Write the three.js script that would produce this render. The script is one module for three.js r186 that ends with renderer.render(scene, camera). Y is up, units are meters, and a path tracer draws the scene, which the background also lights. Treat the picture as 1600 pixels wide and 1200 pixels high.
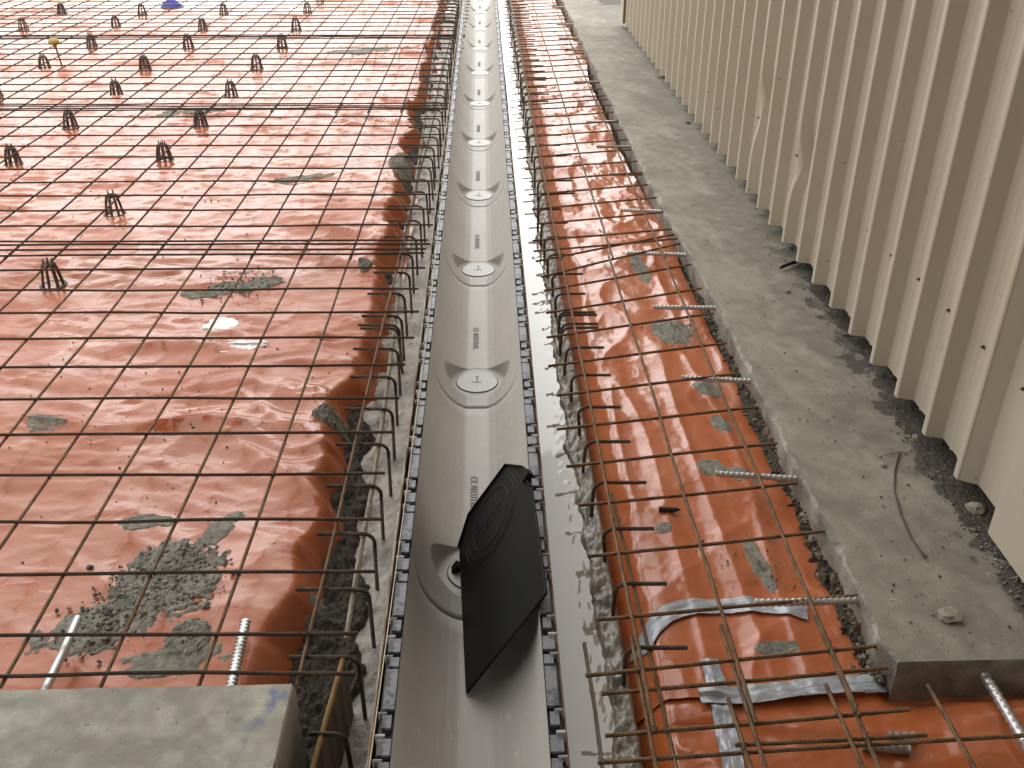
import * as THREE from 'three';
import { mergeGeometries, mergeVertices } from 'three/addons/utils/BufferGeometryUtils.js';
import { TextGeometry } from 'three/addons/geometries/TextGeometry.js';
import { FontLoader } from 'three/addons/loaders/FontLoader.js';

// ------------------------------------------------------------------ camera, sky, sun, exposure
// x to the right, y up (0 = finished floor level = top of the drain), d metres ahead of the lens (z = -d)
const scene = new THREE.Scene();
const CAM = { f: 1500, pitch: 0.522, yaw: 0.0271, x: 0.043, h: 1.43 };
const camera = new THREE.PerspectiveCamera(2 * Math.atan(600 / CAM.f) * 180 / Math.PI, 4 / 3, 0.05, 400);
camera.rotation.order = 'YXZ';
camera.position.set(CAM.x, CAM.h, 0);
camera.rotation.set(-CAM.pitch, -CAM.yaw, 0);

const renderer = new THREE.WebGLRenderer({ antialias: true });
renderer.setSize(1024, 768);
renderer.toneMapping = THREE.LinearToneMapping;
renderer.toneMappingExposure = 1.56;
renderer.shadowMap.enabled = true;

// ---- noise
function hash(i, j, s) {
  let h = Math.imul(i, 374761393) ^ Math.imul(j, 668265263) ^ Math.imul(s + 11, 2147483647 ^ 0x5bd1e995);
  h = Math.imul(h ^ (h >>> 13), 1274126177); h ^= h >>> 16;
  return (h >>> 0) / 4294967296;
}
function vnoise(x, y, s = 0, p = 0) {           // value noise, 0..1, optional period
  let i = Math.floor(x), j = Math.floor(y);
  const fx = x - i, fy = y - j;
  const u = fx * fx * fx * (fx * (fx * 6 - 15) + 10), v = fy * fy * fy * (fy * (fy * 6 - 15) + 10);
  let i1 = i + 1, j1 = j + 1;
  if (p) { i = ((i % p) + p) % p; i1 = ((i1 % p) + p) % p; j = ((j % p) + p) % p; j1 = ((j1 % p) + p) % p; }
  const a = hash(i, j, s), b = hash(i1, j, s), c = hash(i, j1, s), d = hash(i1, j1, s);
  return a + (b - a) * u + (c - a) * v + (a - b - c + d) * u * v;
}
function fbm(x, y, o = 4, s = 0, p = 0) {
  let a = 0.5, t = 0, n = 0;
  for (let k = 0; k < o; k++) { t += a * vnoise(x, y, s + k * 17, p); n += a; a *= 0.5; x *= 2; y *= 2; p *= 2; }
  return t / n;
}
function rng(seed) { let a = seed >>> 0; return () => { a = (a + 0x6D2B79F5) | 0; let t = Math.imul(a ^ (a >>> 15), 1 | a); t = (t + Math.imul(t ^ (t >>> 7), 61 | t)) ^ t; return ((t ^ (t >>> 14)) >>> 0) / 4294967296; }; }
const sstep = (a, b, x) => { const t = Math.min(1, Math.max(0, (x - a) / (b - a))); return t * t * (3 - 2 * t); };
const lerp = (a, b, t) => a + (b - a) * t;
const clamp = (x, a, b) => Math.min(b, Math.max(a, x));

// ---- sky: an even overcast, brighter overhead, as light through cloud is
{
  const w = 256, h = 128, data = new Float32Array(w * h * 4);
  for (let j = 0; j < h; j++) for (let i = 0; i < w; i++) {
    const el = ((j + 0.5) / h - 0.5) * Math.PI, az = (i + 0.5) / w * Math.PI * 2;
    let L = el > 0 ? 1 : 0.16;
    if (el > 0) L *= 0.92 + 0.16 * fbm(Math.cos(az) * Math.cos(el) * 3 + 9, Math.sin(az) * Math.cos(el) * 3 + 9, 4, 5);
    const k = (j * w + i) * 4, B = 1.6;
    data[k] = L * B * 1.01; data[k + 1] = L * B; data[k + 2] = L * B * 0.985; data[k + 3] = 1;
  }
  const sky = new THREE.DataTexture(data, w, h, THREE.RGBAFormat, THREE.FloatType);
  sky.mapping = THREE.EquirectangularReflectionMapping; sky.magFilter = THREE.LinearFilter; sky.minFilter = THREE.LinearFilter;
  sky.needsUpdate = true;
  scene.background = sky; scene.environment = sky;
}
const sun = new THREE.DirectionalLight(new THREE.Color(1, 0.985, 0.955), 0.5);
sun.position.set(-4.5, 6.4, -30); sun.target.position.set(0, 0, -4);
sun.castShadow = true; sun.shadow.radius = 90; sun.shadow.mapSize.set(2048, 2048);
Object.assign(sun.shadow.camera, { left: -14, right: 14, top: 14, bottom: -14, near: 1, far: 60 });
scene.add(sun); scene.add(sun.target);

// ------------------------------------------------------------------ helpers
const W = (x, y, d) => new THREE.Vector3(x, y, -d);
function at(u, v, y) {                            // a pixel of the photograph onto the level y: [x, y, d]
  const a = (u - 800) / CAM.f, b = (v - 600) / CAM.f, cp = Math.cos(CAM.pitch), sp = Math.sin(CAM.pitch);
  const Y = -b * cp - sp, D = cp - b * sp, c = Math.cos(CAM.yaw), s = Math.sin(CAM.yaw);
  const t = (y - CAM.h) / Y;
  return [CAM.x + (c * a + s * D) * t, y, (-s * a + c * D) * t];
}
const taken = {};
function numbered(n) { const k = taken[n] = (taken[n] ?? -1) + 1; return k ? `${n}_${String(k).padStart(3, '0')}` : n; }
function tag(o, label, category, group, kind) {
  o.userData.label = label; o.userData.category = category;
  if (group) o.userData.group = group; if (kind) o.userData.kind = kind; return o;
}
function mesh(name, geo, mat, parent) {
  const m = new THREE.Mesh(geo, mat); m.castShadow = m.receiveShadow = true;
  m.name = parent ? name : numbered(name); (parent || scene).add(m); return m;
}
function thing(name, label, category, pos = [0, 0, 0], group) {
  const g = new THREE.Group(); g.name = numbered(name); g.position.set(pos[0], pos[1], -pos[2]); scene.add(g);
  return tag(g, label, category, group);
}
function copy(o, label) { const c = o.clone(); c.name = numbered(o.name.replace(/_\d{3}$/, '')); c.userData = { ...o.userData }; if (label) c.userData.label = label; scene.add(c); return c; }
function structure(name, geo, mat) { const m = mesh(name, geo, mat); m.userData.kind = 'structure'; return m; }

// sheet from a function of two parameters; uv in metres when given
function sheet(us, vs, fn, uvfn) {
  const nu = us.length, nv = vs.length, P = new Float32Array(nu * nv * 3), U = new Float32Array(nu * nv * 2), I = [];
  for (let j = 0; j < nv; j++) for (let i = 0; i < nu; i++) {
    const p = fn(us[i], vs[j]), k = j * nu + i;
    P[k * 3] = p[0]; P[k * 3 + 1] = p[1]; P[k * 3 + 2] = -p[2];
    const q = uvfn ? uvfn(us[i], vs[j], p) : [p[0], p[2]];
    U[k * 2] = q[0]; U[k * 2 + 1] = q[1];
    if (i < nu - 1 && j < nv - 1) { const a = k, b = k + 1, c = k + nu, d = k + nu + 1; I.push(a, b, d, a, d, c); }
  }
  const g = new THREE.BufferGeometry();
  g.setAttribute('position', new THREE.BufferAttribute(P, 3)); g.setAttribute('uv', new THREE.BufferAttribute(U, 2));
  g.setIndex(I); g.computeVertexNormals(); return g;
}
const range = (a, b, n) => Array.from({ length: n + 1 }, (_, i) => a + (b - a) * i / n);
function graded(a, b, s0, s1) { const r = [a]; let x = a; while (x < b) { x += lerp(s0, s1, (x - a) / (b - a)); r.push(Math.min(x, b)); } return r; }

// round bar along points (Vector3[]), end caps, uv: u round, v metres
function tube(pts, r, sides = 8, rfn) {
  const n = pts.length, P = [], N = [], U = [], I = [];
  let t = new THREE.Vector3().subVectors(pts[1], pts[0]).normalize();
  let nx = new THREE.Vector3(0, 1, 0); if (Math.abs(t.y) > 0.9) nx.set(1, 0, 0);
  nx.addScaledVector(t, -nx.dot(t)).normalize();
  let len = 0; const b = new THREE.Vector3(), q = new THREE.Vector3();
  for (let i = 0; i < n; i++) {
    if (i) len += pts[i].distanceTo(pts[i - 1]);
    t.subVectors(pts[Math.min(n - 1, i + 1)], pts[Math.max(0, i - 1)]).normalize();
    nx.addScaledVector(t, -nx.dot(t)).normalize(); b.crossVectors(t, nx);
    for (let s = 0; s <= sides; s++) {
      const a = s / sides * Math.PI * 2, ca = Math.cos(a), sa = Math.sin(a), rr = rfn ? r * rfn(len, a) : r;
      q.set(0, 0, 0).addScaledVector(nx, ca).addScaledVector(b, sa);
      P.push(pts[i].x + q.x * rr, pts[i].y + q.y * rr, pts[i].z + q.z * rr); N.push(q.x, q.y, q.z); U.push(s / sides, len);
      if (i < n - 1 && s < sides) { const k = i * (sides + 1) + s, m = k + sides + 1; I.push(k, k + 1, m + 1, k, m + 1, m); }
    }
  }
  for (const [i, sg] of [[0, -1], [n - 1, 1]]) {
    const c = P.length / 3; t.subVectors(pts[Math.min(n - 1, i + 1)], pts[Math.max(0, i - 1)]).normalize().multiplyScalar(sg);
    P.push(pts[i].x, pts[i].y, pts[i].z); N.push(t.x, t.y, t.z); U.push(0.5, len);
    for (let s = 0; s <= sides; s++) { const k = (i * (sides + 1) + s) * 3; P.push(P[k], P[k + 1], P[k + 2]); N.push(t.x, t.y, t.z); U.push(s / sides, len); }
    for (let s = 0; s < sides; s++) sg > 0 ? I.push(c, c + 1 + s, c + 2 + s) : I.push(c, c + 2 + s, c + 1 + s);
  }
  const g = new THREE.BufferGeometry();
  g.setAttribute('position', new THREE.Float32BufferAttribute(P, 3)); g.setAttribute('normal', new THREE.Float32BufferAttribute(N, 3));
  g.setAttribute('uv', new THREE.Float32BufferAttribute(U, 2)); g.setIndex(I);
  if (rfn) g.computeVertexNormals();
  return g;
}
// box with chamfered edges, centred on x/z, from y0 to y1
function block(x0, x1, y0, y1, d0, d1, ch = 0.002) {
  const s = new THREE.Shape(); s.moveTo(x0 + ch, y0 + ch); s.lineTo(x1 - ch, y0 + ch); s.lineTo(x1 - ch, y1 - ch); s.lineTo(x0 + ch, y1 - ch); s.closePath();
  const g = new THREE.ExtrudeGeometry(s, { depth: d1 - d0 - 2 * ch, bevelEnabled: true, bevelThickness: ch, bevelSize: ch, bevelSegments: 1 });
  g.translate(0, 0, -d1 + ch); return g;
}
function rock(r, seed, flat = 0.7) {
  let g = new THREE.IcosahedronGeometry(1, 1); g.deleteAttribute('uv'); g.deleteAttribute('normal'); g = mergeVertices(g, 1e-4);
  const p = g.attributes.position, R = rng(seed);
  for (let i = 0; i < p.count; i++) { const k = 0.72 + 0.5 * R(); p.setXYZ(i, p.getX(i) * k * r, p.getY(i) * k * r * flat, p.getZ(i) * k * r); }
  g = g.toNonIndexed(); g.computeVertexNormals();
  g.setAttribute('uv', new THREE.Float32BufferAttribute(new Float32Array(g.attributes.position.count * 2).map((_, i) => g.attributes.position.array[(i >> 1) * 3 + (i & 1 ? 2 : 0)]), 2));
  return g;
}

// ---- textures
function tex(w, h, fn, srgb, rx = 1, ry = 1) {
  const data = new Uint8Array(w * h * 4);
  for (let j = 0; j < h; j++) for (let i = 0; i < w; i++) {
    const c = fn((i + 0.5) / w, (j + 0.5) / h, i, j), k = (j * w + i) * 4;
    if (typeof c === 'number') data[k] = data[k + 1] = data[k + 2] = clamp(c, 0, 1) * 255;
    else for (let m = 0; m < 3; m++) { const v = clamp(c[m], 0, 1); data[k + m] = 255 * (srgb ? (v <= 0.0031308 ? v * 12.92 : 1.055 * Math.pow(v, 1 / 2.4) - 0.055) : v); }
    data[k + 3] = 255;
  }
  const t = new THREE.DataTexture(data, w, h, THREE.RGBAFormat);
  t.wrapS = t.wrapT = THREE.RepeatWrapping; t.magFilter = THREE.LinearFilter; t.minFilter = THREE.LinearMipmapLinearFilter; t.generateMipmaps = true;
  if (srgb) t.colorSpace = THREE.SRGBColorSpace; t.repeat.set(rx, ry); t.needsUpdate = true; return t;
}
const mix3 = (a, b, t) => [lerp(a[0], b[0], t), lerp(a[1], b[1], t), lerp(a[2], b[2], t)];
const std = (o) => new THREE.MeshStandardMaterial({ side: THREE.DoubleSide, ...o });
const phys = (o) => new THREE.MeshPhysicalMaterial({ side: THREE.DoubleSide, ...o });

const ribBump = tex(32, 64, (u, v) => { const a = ((v * 2 + u * 2) % 1), m = Math.abs(a - 0.5) < 0.16 ? 1 : 0; return (Math.abs((u * 2) % 1 - 0.5) > 0.42) ? 1 : m; }, false, 1, 1 / 0.014);
function rustMap(a, b, c, s) { return tex(64, 512, (u, v) => { const n = fbm(u * 4, v * 64, 4, s, 4 * 1), m = fbm(u * 4 + 3, v * 12 + 7, 3, s + 3); return mix3(mix3(a, b, sstep(0.35, 0.7, n)), c, sstep(0.55, 0.75, m) * 0.8); }, true, 1, 1 / 0.9); }
const M = {};
M.barDark = std({ map: rustMap([0.03, 0.019, 0.012], [0.06, 0.036, 0.02], [0.085, 0.054, 0.03], 1), roughness: 0.85, bumpMap: ribBump, bumpScale: 0.0006 });
M.barTan = std({ map: rustMap([0.09, 0.05, 0.025], [0.17, 0.095, 0.04], [0.22, 0.13, 0.06], 2), roughness: 0.82, bumpMap: ribBump, bumpScale: 0.0006 });
M.barPin = std({ map: rustMap([0.04, 0.027, 0.019], [0.075, 0.05, 0.032], [0.17, 0.15, 0.125], 3), roughness: 0.75, bumpMap: ribBump, bumpScale: 0.0006 });
M.barMud = std({ map: rustMap([0.22, 0.19, 0.15], [0.3, 0.27, 0.22], [0.14, 0.11, 0.08], 4), roughness: 0.9 });
M.wire = std({ color: new THREE.Color().setRGB(0.02, 0.018, 0.016), roughness: 0.6, metalness: 0.3 });
M.dowel = std({ color: new THREE.Color().setRGB(0.55, 0.55, 0.54), roughness: 0.36, metalness: 0.7 });
M.dowelDull = std({ map: rustMap([0.26, 0.24, 0.21], [0.4, 0.38, 0.34], [0.34, 0.26, 0.17], 6), roughness: 0.45, metalness: 0.5 });

// concrete
const concBump = tex(512, 512, (u, v) => { const n = fbm(u * 12, v * 12, 5, 30, 12), pit = vnoise(u * 60, v * 60, 31, 60) > 0.93 ? 0.5 : 0; return n * 0.8 + 0.2 * vnoise(u * 200, v * 200, 33, 200) - pit; }, false, 1 / 0.6, 1 / 0.6);
const concMap = tex(1024, 1024, (u, v) => {
  const a = fbm(u * 5, v * 5, 5, 20, 5), b = fbm(u * 40, v * 40, 3, 24, 40), s = vnoise(u * 150, v * 150, 27, 150);
  let c = mix3([0.185, 0.17, 0.135], [0.34, 0.32, 0.265], sstep(0.3, 0.7, a)); c = mix3(c, [0.25, 0.23, 0.19], 0.25 * b);
  const k = 0.86 + 0.22 * s * b; c = c.map((q) => q * k);
  if (vnoise(u * 90, v * 90, 29, 90) > 0.965) c = [0.08, 0.075, 0.065]; return c;
}, true, 1 / 1.1, 1 / 1.1);
M.concrete = std({ map: concMap, roughness: 0.85, bumpMap: concBump, bumpScale: 0.002 });
M.concreteRough = std({ map: tex(512, 512, (u, v) => { const a = fbm(u * 8, v * 8, 5, 40, 8), s = vnoise(u * 90, v * 90, 41, 90); return mix3([0.15, 0.136, 0.112], [0.34, 0.315, 0.265], clamp(a * 1.5 - 0.3 + (s - 0.5) * 0.35, 0, 1)); }, true, 1 / 0.5, 1 / 0.5), roughness: 0.9, bumpMap: concBump, bumpScale: 0.004 });
M.mortar = std({ map: tex(512, 512, (u, v) => { const a = fbm(u * 7, v * 7, 5, 44, 7), s = vnoise(u * 120, v * 120, 45, 120); return mix3([0.17, 0.152, 0.124], [0.42, 0.39, 0.33], clamp(a * 1.6 - 0.35 + (s - 0.5) * 0.4, 0, 1)); }, true, 1 / 0.45, 1 / 0.45), roughness: 0.48, bumpMap: concBump, bumpScale: 0.004 });
M.splat = std({ map: tex(256, 256, (u, v) => { const a = fbm(u * 10, v * 10, 4, 48, 10), s = vnoise(u * 90, v * 90, 49, 90); return mix3([0.13, 0.122, 0.098], [0.3, 0.285, 0.235], clamp(a * 1.3 - 0.2 + (s - 0.5) * 0.6, 0, 1)); }, true, 1 / 0.12, 1 / 0.12), roughness: 0.9 });
M.stone = std({ color: new THREE.Color().setRGB(0.24, 0.215, 0.17), roughness: 0.9 });
M.stoneDark = std({ color: new THREE.Color().setRGB(0.075, 0.068, 0.06), roughness: 0.8 });
M.soil = std({ map: tex(256, 256, (u, v) => { const s = fbm(u * 60, v * 60, 3, 52, 60) * 0.6 + vnoise(u * 240, v * 240, 58, 240) * 0.4; return mix3([0.022, 0.018, 0.014], [0.11, 0.09, 0.068], sstep(0.35, 0.8, s)); }, true, 1 / 0.25, 1 / 0.25), roughness: 0.95 });
M.ground = std({ map: tex(256, 256, (u, v) => { const s = fbm(u * 8, v * 8, 5, 56, 8); return mix3([0.14, 0.12, 0.1], [0.26, 0.235, 0.2], s); }, true, 0.25, 0.25), roughness: 0.95 });

// membrane: orange polythene with a broken film of dried mud
const memBump = tex(1024, 1024, (u, v) => {
  const w = fbm(u * 3, v * 3, 2, 62, 3) * 0.8;
  const a = Math.abs(fbm(u * 6 + w, v * 18 + w * 2, 3, 60) * 2 - 1), b = Math.abs(fbm(u * 22, v * 34, 3, 64, 0) * 2 - 1);
  return (1 - a) * 0.65 + (1 - b) * 0.25 + 0.1 * vnoise(u * 200, v * 200, 66, 200);
}, false, 1 / 1.3, 1 / 1.3);
function memTex(dust, seed, gain = 1) {
  return tex(1024, 1024, (u, v) => {
    const a = fbm(u * 5, v * 7, 5, 70 + seed, 0), b = fbm(u * 34, v * 34, 4, 74 + seed, 34), s = vnoise(u * 220, v * 220, 76 + seed, 220);
    let c = mix3([0.37, 0.086, 0.02], [0.43, 0.115, 0.034], b).map((q) => q * gain);
    const film = sstep(0.38, 0.72, a * 0.6 + b * 0.42) * dust;
    c = mix3(c, [0.42, 0.165, 0.085], film * (0.75 + 0.25 * s));
    if (s > 0.985 && b > 0.5) c = [0.09, 0.075, 0.06];
    return c;
  }, true, 1 / 1.7, 1 / 1.7);
}
// rain lies on the sheet away from the slab; near the slab it has dried to a dusty film (roughness in the green channel)
const wetMap = tex(512, 1024, (u, v) => {
  const x = -7.2 + u * 7.2, d = 1 + v * 11.5;
  const n = fbm(x * 1.6, d * 1.6, 5, 120), m = fbm(x * 9, d * 12, 4, 124);
  const wet = sstep(-0.16, 0.2, (d - 3.1) * 0.22 + (n - 0.5) * 1.5 + (m - 0.5) * 0.7);
  return lerp(0.5 + 0.12 * (m - 0.5), 0.16 + 0.08 * m, wet);
}, false);
wetMap.repeat.set(1 / 7.2, 1 / 11.5); wetMap.offset.set(1, -1 / 11.5);
M.memL = phys({ map: memTex(0.3, 0), roughness: 1, roughnessMap: wetMap, ior: 1.5, bumpMap: memBump, bumpScale: 0.003, clearcoat: 0.2, clearcoatRoughness: 0.1 });
M.memR = phys({ map: memTex(0.25, 9, 1.12), roughness: 0.27, ior: 1.52, bumpMap: memBump, bumpScale: 0.0022, clearcoat: 0.5, clearcoatRoughness: 0.1 });

// drain
const polyMap = tex(512, 512, (u, v) => { const a = fbm(u * 4, v * 4, 4, 80, 4), s = vnoise(u * 200, v * 200, 81, 200), sc = vnoise(u * 60, v * 14, 83) > 0.94 ? 0.05 : 0; const k = 0.45 + 0.1 * (a - 0.5) + 0.04 * (s - 0.5) + sc * 1.6; return [k * 1.02, k * 0.97, k * 0.885]; }, true, 1 / 0.5, 1 / 0.5);
M.poly = phys({ map: polyMap, roughness: 0.47, bumpMap: concBump, bumpScale: 0.0004 });
M.polyDisc = phys({ map: polyMap, color: new THREE.Color().setRGB(1.35, 1.35, 1.35), roughness: 0.4 });
M.rail = std({ map: tex(128, 128, (u, v) => { const a = fbm(u * 6, v * 6, 4, 86, 6); return mix3([0.035, 0.035, 0.04], [0.12, 0.12, 0.13], sstep(0.35, 0.7, a)); }, true, 1 / 0.1, 1 / 0.1), roughness: 0.42, metalness: 0.25 });
M.peg = std({ color: new THREE.Color().setRGB(0.4, 0.39, 0.37), roughness: 0.6 });
M.black = phys({ map: tex(256, 256, (u, v) => { const s = vnoise(u * 120, v * 120, 88, 120) > 0.985 ? 0.09 : 0.0045; return [s, s, s * 1.08]; }, true, 1 / 0.3, 1 / 0.3), roughness: 0.55, specularIntensity: 0.45 });
M.lath = std({ map: tex(64, 512, (u, v) => { const a = fbm(u * 3, v * 40, 4, 90), m = fbm(u * 2 + 5, v * 20, 3, 92); return mix3(mix3([0.2, 0.12, 0.06], [0.33, 0.29, 0.23], sstep(0.35, 0.65, a)), [0.1, 0.05, 0.03], sstep(0.6, 0.75, m)); }, true, 1, 1 / 2), roughness: 0.8 });
M.water = phys({ map: tex(256, 512, (u, v) => { const a = fbm(u * 4, v * 12, 4, 94); return mix3([0.29, 0.26, 0.21], [0.37, 0.335, 0.28], a); }, true, 1 / 0.5, 1 / 1), roughness: 0.06, ior: 1.33, clearcoat: 1, clearcoatRoughness: 0.02 });

// cladding and the rest
M.cladding = phys({ map: tex(256, 1024, (u, v) => { const a = fbm(u * 6, v * 10, 4, 100), s = vnoise(u * 70, v * 200, 102); let c = mix3([0.485, 0.42, 0.32], [0.535, 0.47, 0.362], a); if (s > 0.985) c = [0.2, 0.16, 0.11]; return c; }, true, 1 / 0.7, 1 / 2.5), roughness: 0.38, clearcoat: 0.15, clearcoatRoughness: 0.3 });
M.screw = std({ color: new THREE.Color().setRGB(0.12, 0.1, 0.085), roughness: 0.5, metalness: 0.6 });
M.chair = std({ color: new THREE.Color().setRGB(0.085, 0.07, 0.056), roughness: 0.6 });
M.tape = phys({ map: tex(256, 256, (u, v) => { const a = fbm(u * 8, v * 8, 4, 110, 8); return mix3([0.34, 0.36, 0.39], [0.44, 0.46, 0.49], a); }, true, 1 / 0.2, 1 / 0.2), roughness: 0.34, metalness: 0.2, bumpMap: memBump, bumpScale: 0.002 });
M.string = std({ color: new THREE.Color().setRGB(0.62, 0.52, 0.36), roughness: 0.8 });
M.roof = std({ color: new THREE.Color().setRGB(0.3, 0.295, 0.28), roughness: 0.7 });
M.steel = std({ color: new THREE.Color().setRGB(0.12, 0.115, 0.105), roughness: 0.6 });
M.darkRubber = std({ color: new THREE.Color().setRGB(0.018, 0.018, 0.017), roughness: 0.6 });
M.twig = std({ color: new THREE.Color().setRGB(0.07, 0.06, 0.045), roughness: 0.8 });
M.yellow = std({ color: new THREE.Color().setRGB(0.3, 0.25, 0.05), roughness: 0.6 });
M.blue = std({ color: new THREE.Color().setRGB(0.05, 0.07, 0.32), roughness: 0.5 });
function atX(u, v, xw) {                          // a pixel onto the upright plane x = xw: [y, d]
  const a = (u - 800) / CAM.f, b = (v - 600) / CAM.f, cp = Math.cos(CAM.pitch), sp = Math.sin(CAM.pitch);
  const Y = -b * cp - sp, D = cp - b * sp, c = Math.cos(CAM.yaw), s = Math.sin(CAM.yaw);
  const t = (xw - CAM.x) / (c * a + s * D); return [CAM.h + Y * t, (-s * a + c * D) * t];
}
const ridge = (n, p = 1.5) => Math.pow(1 - Math.abs(2 * n - 1), p);

// ------------------------------------------------------------------ the setting
// ground sheet far below everything
{
  const g = new THREE.PlaneGeometry(240, 240, 1, 1); g.rotateX(-Math.PI / 2); g.translate(0, -0.42, -20);
  const uv = g.attributes.uv; for (let i = 0; i < uv.count; i++) uv.setXY(i, uv.getX(i) * 240, uv.getY(i) * 240);
  structure('ground', g, M.ground);
}
// canopy over the works: it hides the sky overhead, the daylight comes in under its edge
{
  const parts = [];
  parts.push(new THREE.BoxGeometry(10.2, 0.1, 12).translate(2.1, 5.3, 2.3));
  for (let d = -8; d <= 3.6; d += 2.3) parts.push(new THREE.BoxGeometry(10, 0.3, 0.16).translate(2.1, 5.1, -d));
  structure('canopy_roof', mergeGeometries(parts), M.roof);
  tag(mesh('side_building', new THREE.BoxGeometry(0.3, 5, 26).translate(-13, 2, -5), M.steel), 'grey building flank along the far side of the sheeting', 'building');
  tag(mesh('return_wall', new THREE.BoxGeometry(0.2, 5.6, 7.6).translate(-2.9, 2.4, 4.4), M.steel), 'grey wall returning along the covered yard beside the rear wall', 'wall');
  tag(mesh('rear_wall', new THREE.BoxGeometry(10.2, 5.7, 0.2).translate(2.1, 2.4, 8.3), M.steel), 'tall grey building wall closing off the covered yard', 'wall');
}
// mortar bed left of the drain
function bedL(x, d) {
  const n = fbm(x * 22, d * 22, 4, 200), m = ridge(fbm(x * 45 + 5, d * 45, 3, 205), 2), big = fbm(x * 6, d * 3, 2, 207);
  const side = sstep(-0.27, -0.40, x);
  return -0.268 + (n - 0.5) * 0.022 * (0.4 + 1.4 * side) + m * 0.004 + big * 0.012 + side * 0.03 + sstep(-0.205, -0.182, x) * 0.02;
}
structure('mortar_bed', sheet(range(-0.43, -0.1755, 46), graded(0.7, 11.6, 0.0062, 0.03), (x, d) => [x, bedL(x, d), d]), M.mortar);
function earthL(x, d) { const e = -0.315 + 0.05 * (fbm(d * 7, 3, 4, 208) - 0.5) * 2 + 0.035 * sstep(2.5, 1.5, d) - 0.06 * sstep(2.1, 3.0, d); return bedL(x, d) + lerp(0.012, -0.01, sstep(e - 0.012, e + 0.012, x)) + 0.012 * ridge(fbm(x * 60, d * 60, 3, 209)) - 0.006; }
structure('trench_earth', sheet(range(-0.43, -0.235, 60), graded(0.7, 11.6, 0.005, 0.03), (x, d) => [x, earthL(x, d), d]), M.soil);
// wet concrete bed right of the drain, rough towards the sheeting, under a film of standing water
function bedR(x, d) {
  const e = 0.262 + 0.026 * (fbm(d * 6, 3, 4, 215) - 0.5) * 2, k = sstep(e, e + 0.02, x);
  return -0.142 + k * (0.003 + 0.022 * fbm(x * 38, d * 38, 4, 210) + 0.01 * ridge(fbm(x * 50, d * 50, 3, 212))) - 0.07 * sstep(0.325, 0.345, x);
}
M.mortarWet = std({ map: tex(512, 512, (u, v) => { const a = fbm(u * 9, v * 9, 5, 144, 9), s = vnoise(u * 120, v * 120, 145, 120); return mix3([0.13, 0.115, 0.092], [0.37, 0.34, 0.285], clamp(a * 1.7 - 0.4 + (s - 0.5) * 0.5, 0, 1)); }, true, 1 / 0.3, 1 / 0.3), roughness: 0.3, bumpMap: concBump, bumpScale: 0.004 });
structure('concrete_bed', sheet(range(0.165, 0.36, 40), graded(0.7, 11.6, 0.0062, 0.03), (x, d) => [x, bedR(x, d), d]), M.mortarWet);
structure('puddle_water', sheet(range(0.1805, 0.3, 22), graded(0.7, 11.6, 0.01, 0.04), (x, d) => {
  const scum = sstep(0.22, 0.255, x) * sstep(4.2, 3.6, d) * 0.0011 * ridge(vnoise(x * 55 + 2.2 * fbm(x * 30, d * 30, 2, 221), d * 42 + 2.6 * fbm(x * 28 + 7, d * 28, 2, 222), 220), 4);
  return [x, -0.132 + scum, d];
}), M.water);

// ---- the old slab under the wall, and its broken edge
const SLAB_D = 1.357;
const slabMap = tex(1024, 2048, (u, v) => {
  const x = 0.8 + u * 1.2, d = 1.3 + v * 8.4;
  const a = fbm(x * 5, d * 4, 5, 230), b = fbm(x * 24, d * 24, 4, 232), s = vnoise(x * 320, d * 320, 234), sweep = fbm(x * 30 + d * 9, d * 5 - x * 3, 4, 236);
  let c = mix3([0.185, 0.166, 0.124], [0.33, 0.302, 0.235], sstep(0.2, 0.85, a * 0.45 + sweep * 0.3 + b * 0.25));
  const damp = sstep(-0.07, 0.1, x - 1.05 - 0.20 * (a - 0.5) - 0.14 * (b - 0.5) + 0.03 * Math.sin(d * 2.3));
  c = mix3(c, [0.15, 0.137, 0.116], damp * 0.55);
  const dirt = sstep(0.0, 0.03, x - 1.15 - 0.16 * (b - 0.45) - 0.04 * (a - 0.5)) * sstep(4.2, 2.4, d + (b - 0.5));
  c = mix3(c, [0.05, 0.043, 0.035], dirt * 0.85);
  const k = 0.84 + 0.3 * s * b; c = c.map((q) => q * k);
  if (vnoise(x * 140, d * 140, 238) > 0.975) c = c.map((q) => q * 0.45);
  if (vnoise(x * 110, d * 110, 239) > 0.985) c = [0.36, 0.34, 0.29];
  return c;
}, true);
M.slab = std({ map: slabMap, roughness: 0.8, bumpMap: concBump, bumpScale: 0.0012 });
M.slab.bumpMap = concBump.clone(); M.slab.bumpMap.repeat.set(2, 14);
function slabEdge(d) { return 0.836 + 0.012 * (fbm(d * 4.3, 1, 5, 240) - 0.5) * 2 + 0.02 * sstep(1.41, 1.357, d) * (0.4 + fbm(d * 60, 2, 2, 243)) - 0.03 * sstep(3, 4.4, d); }
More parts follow.
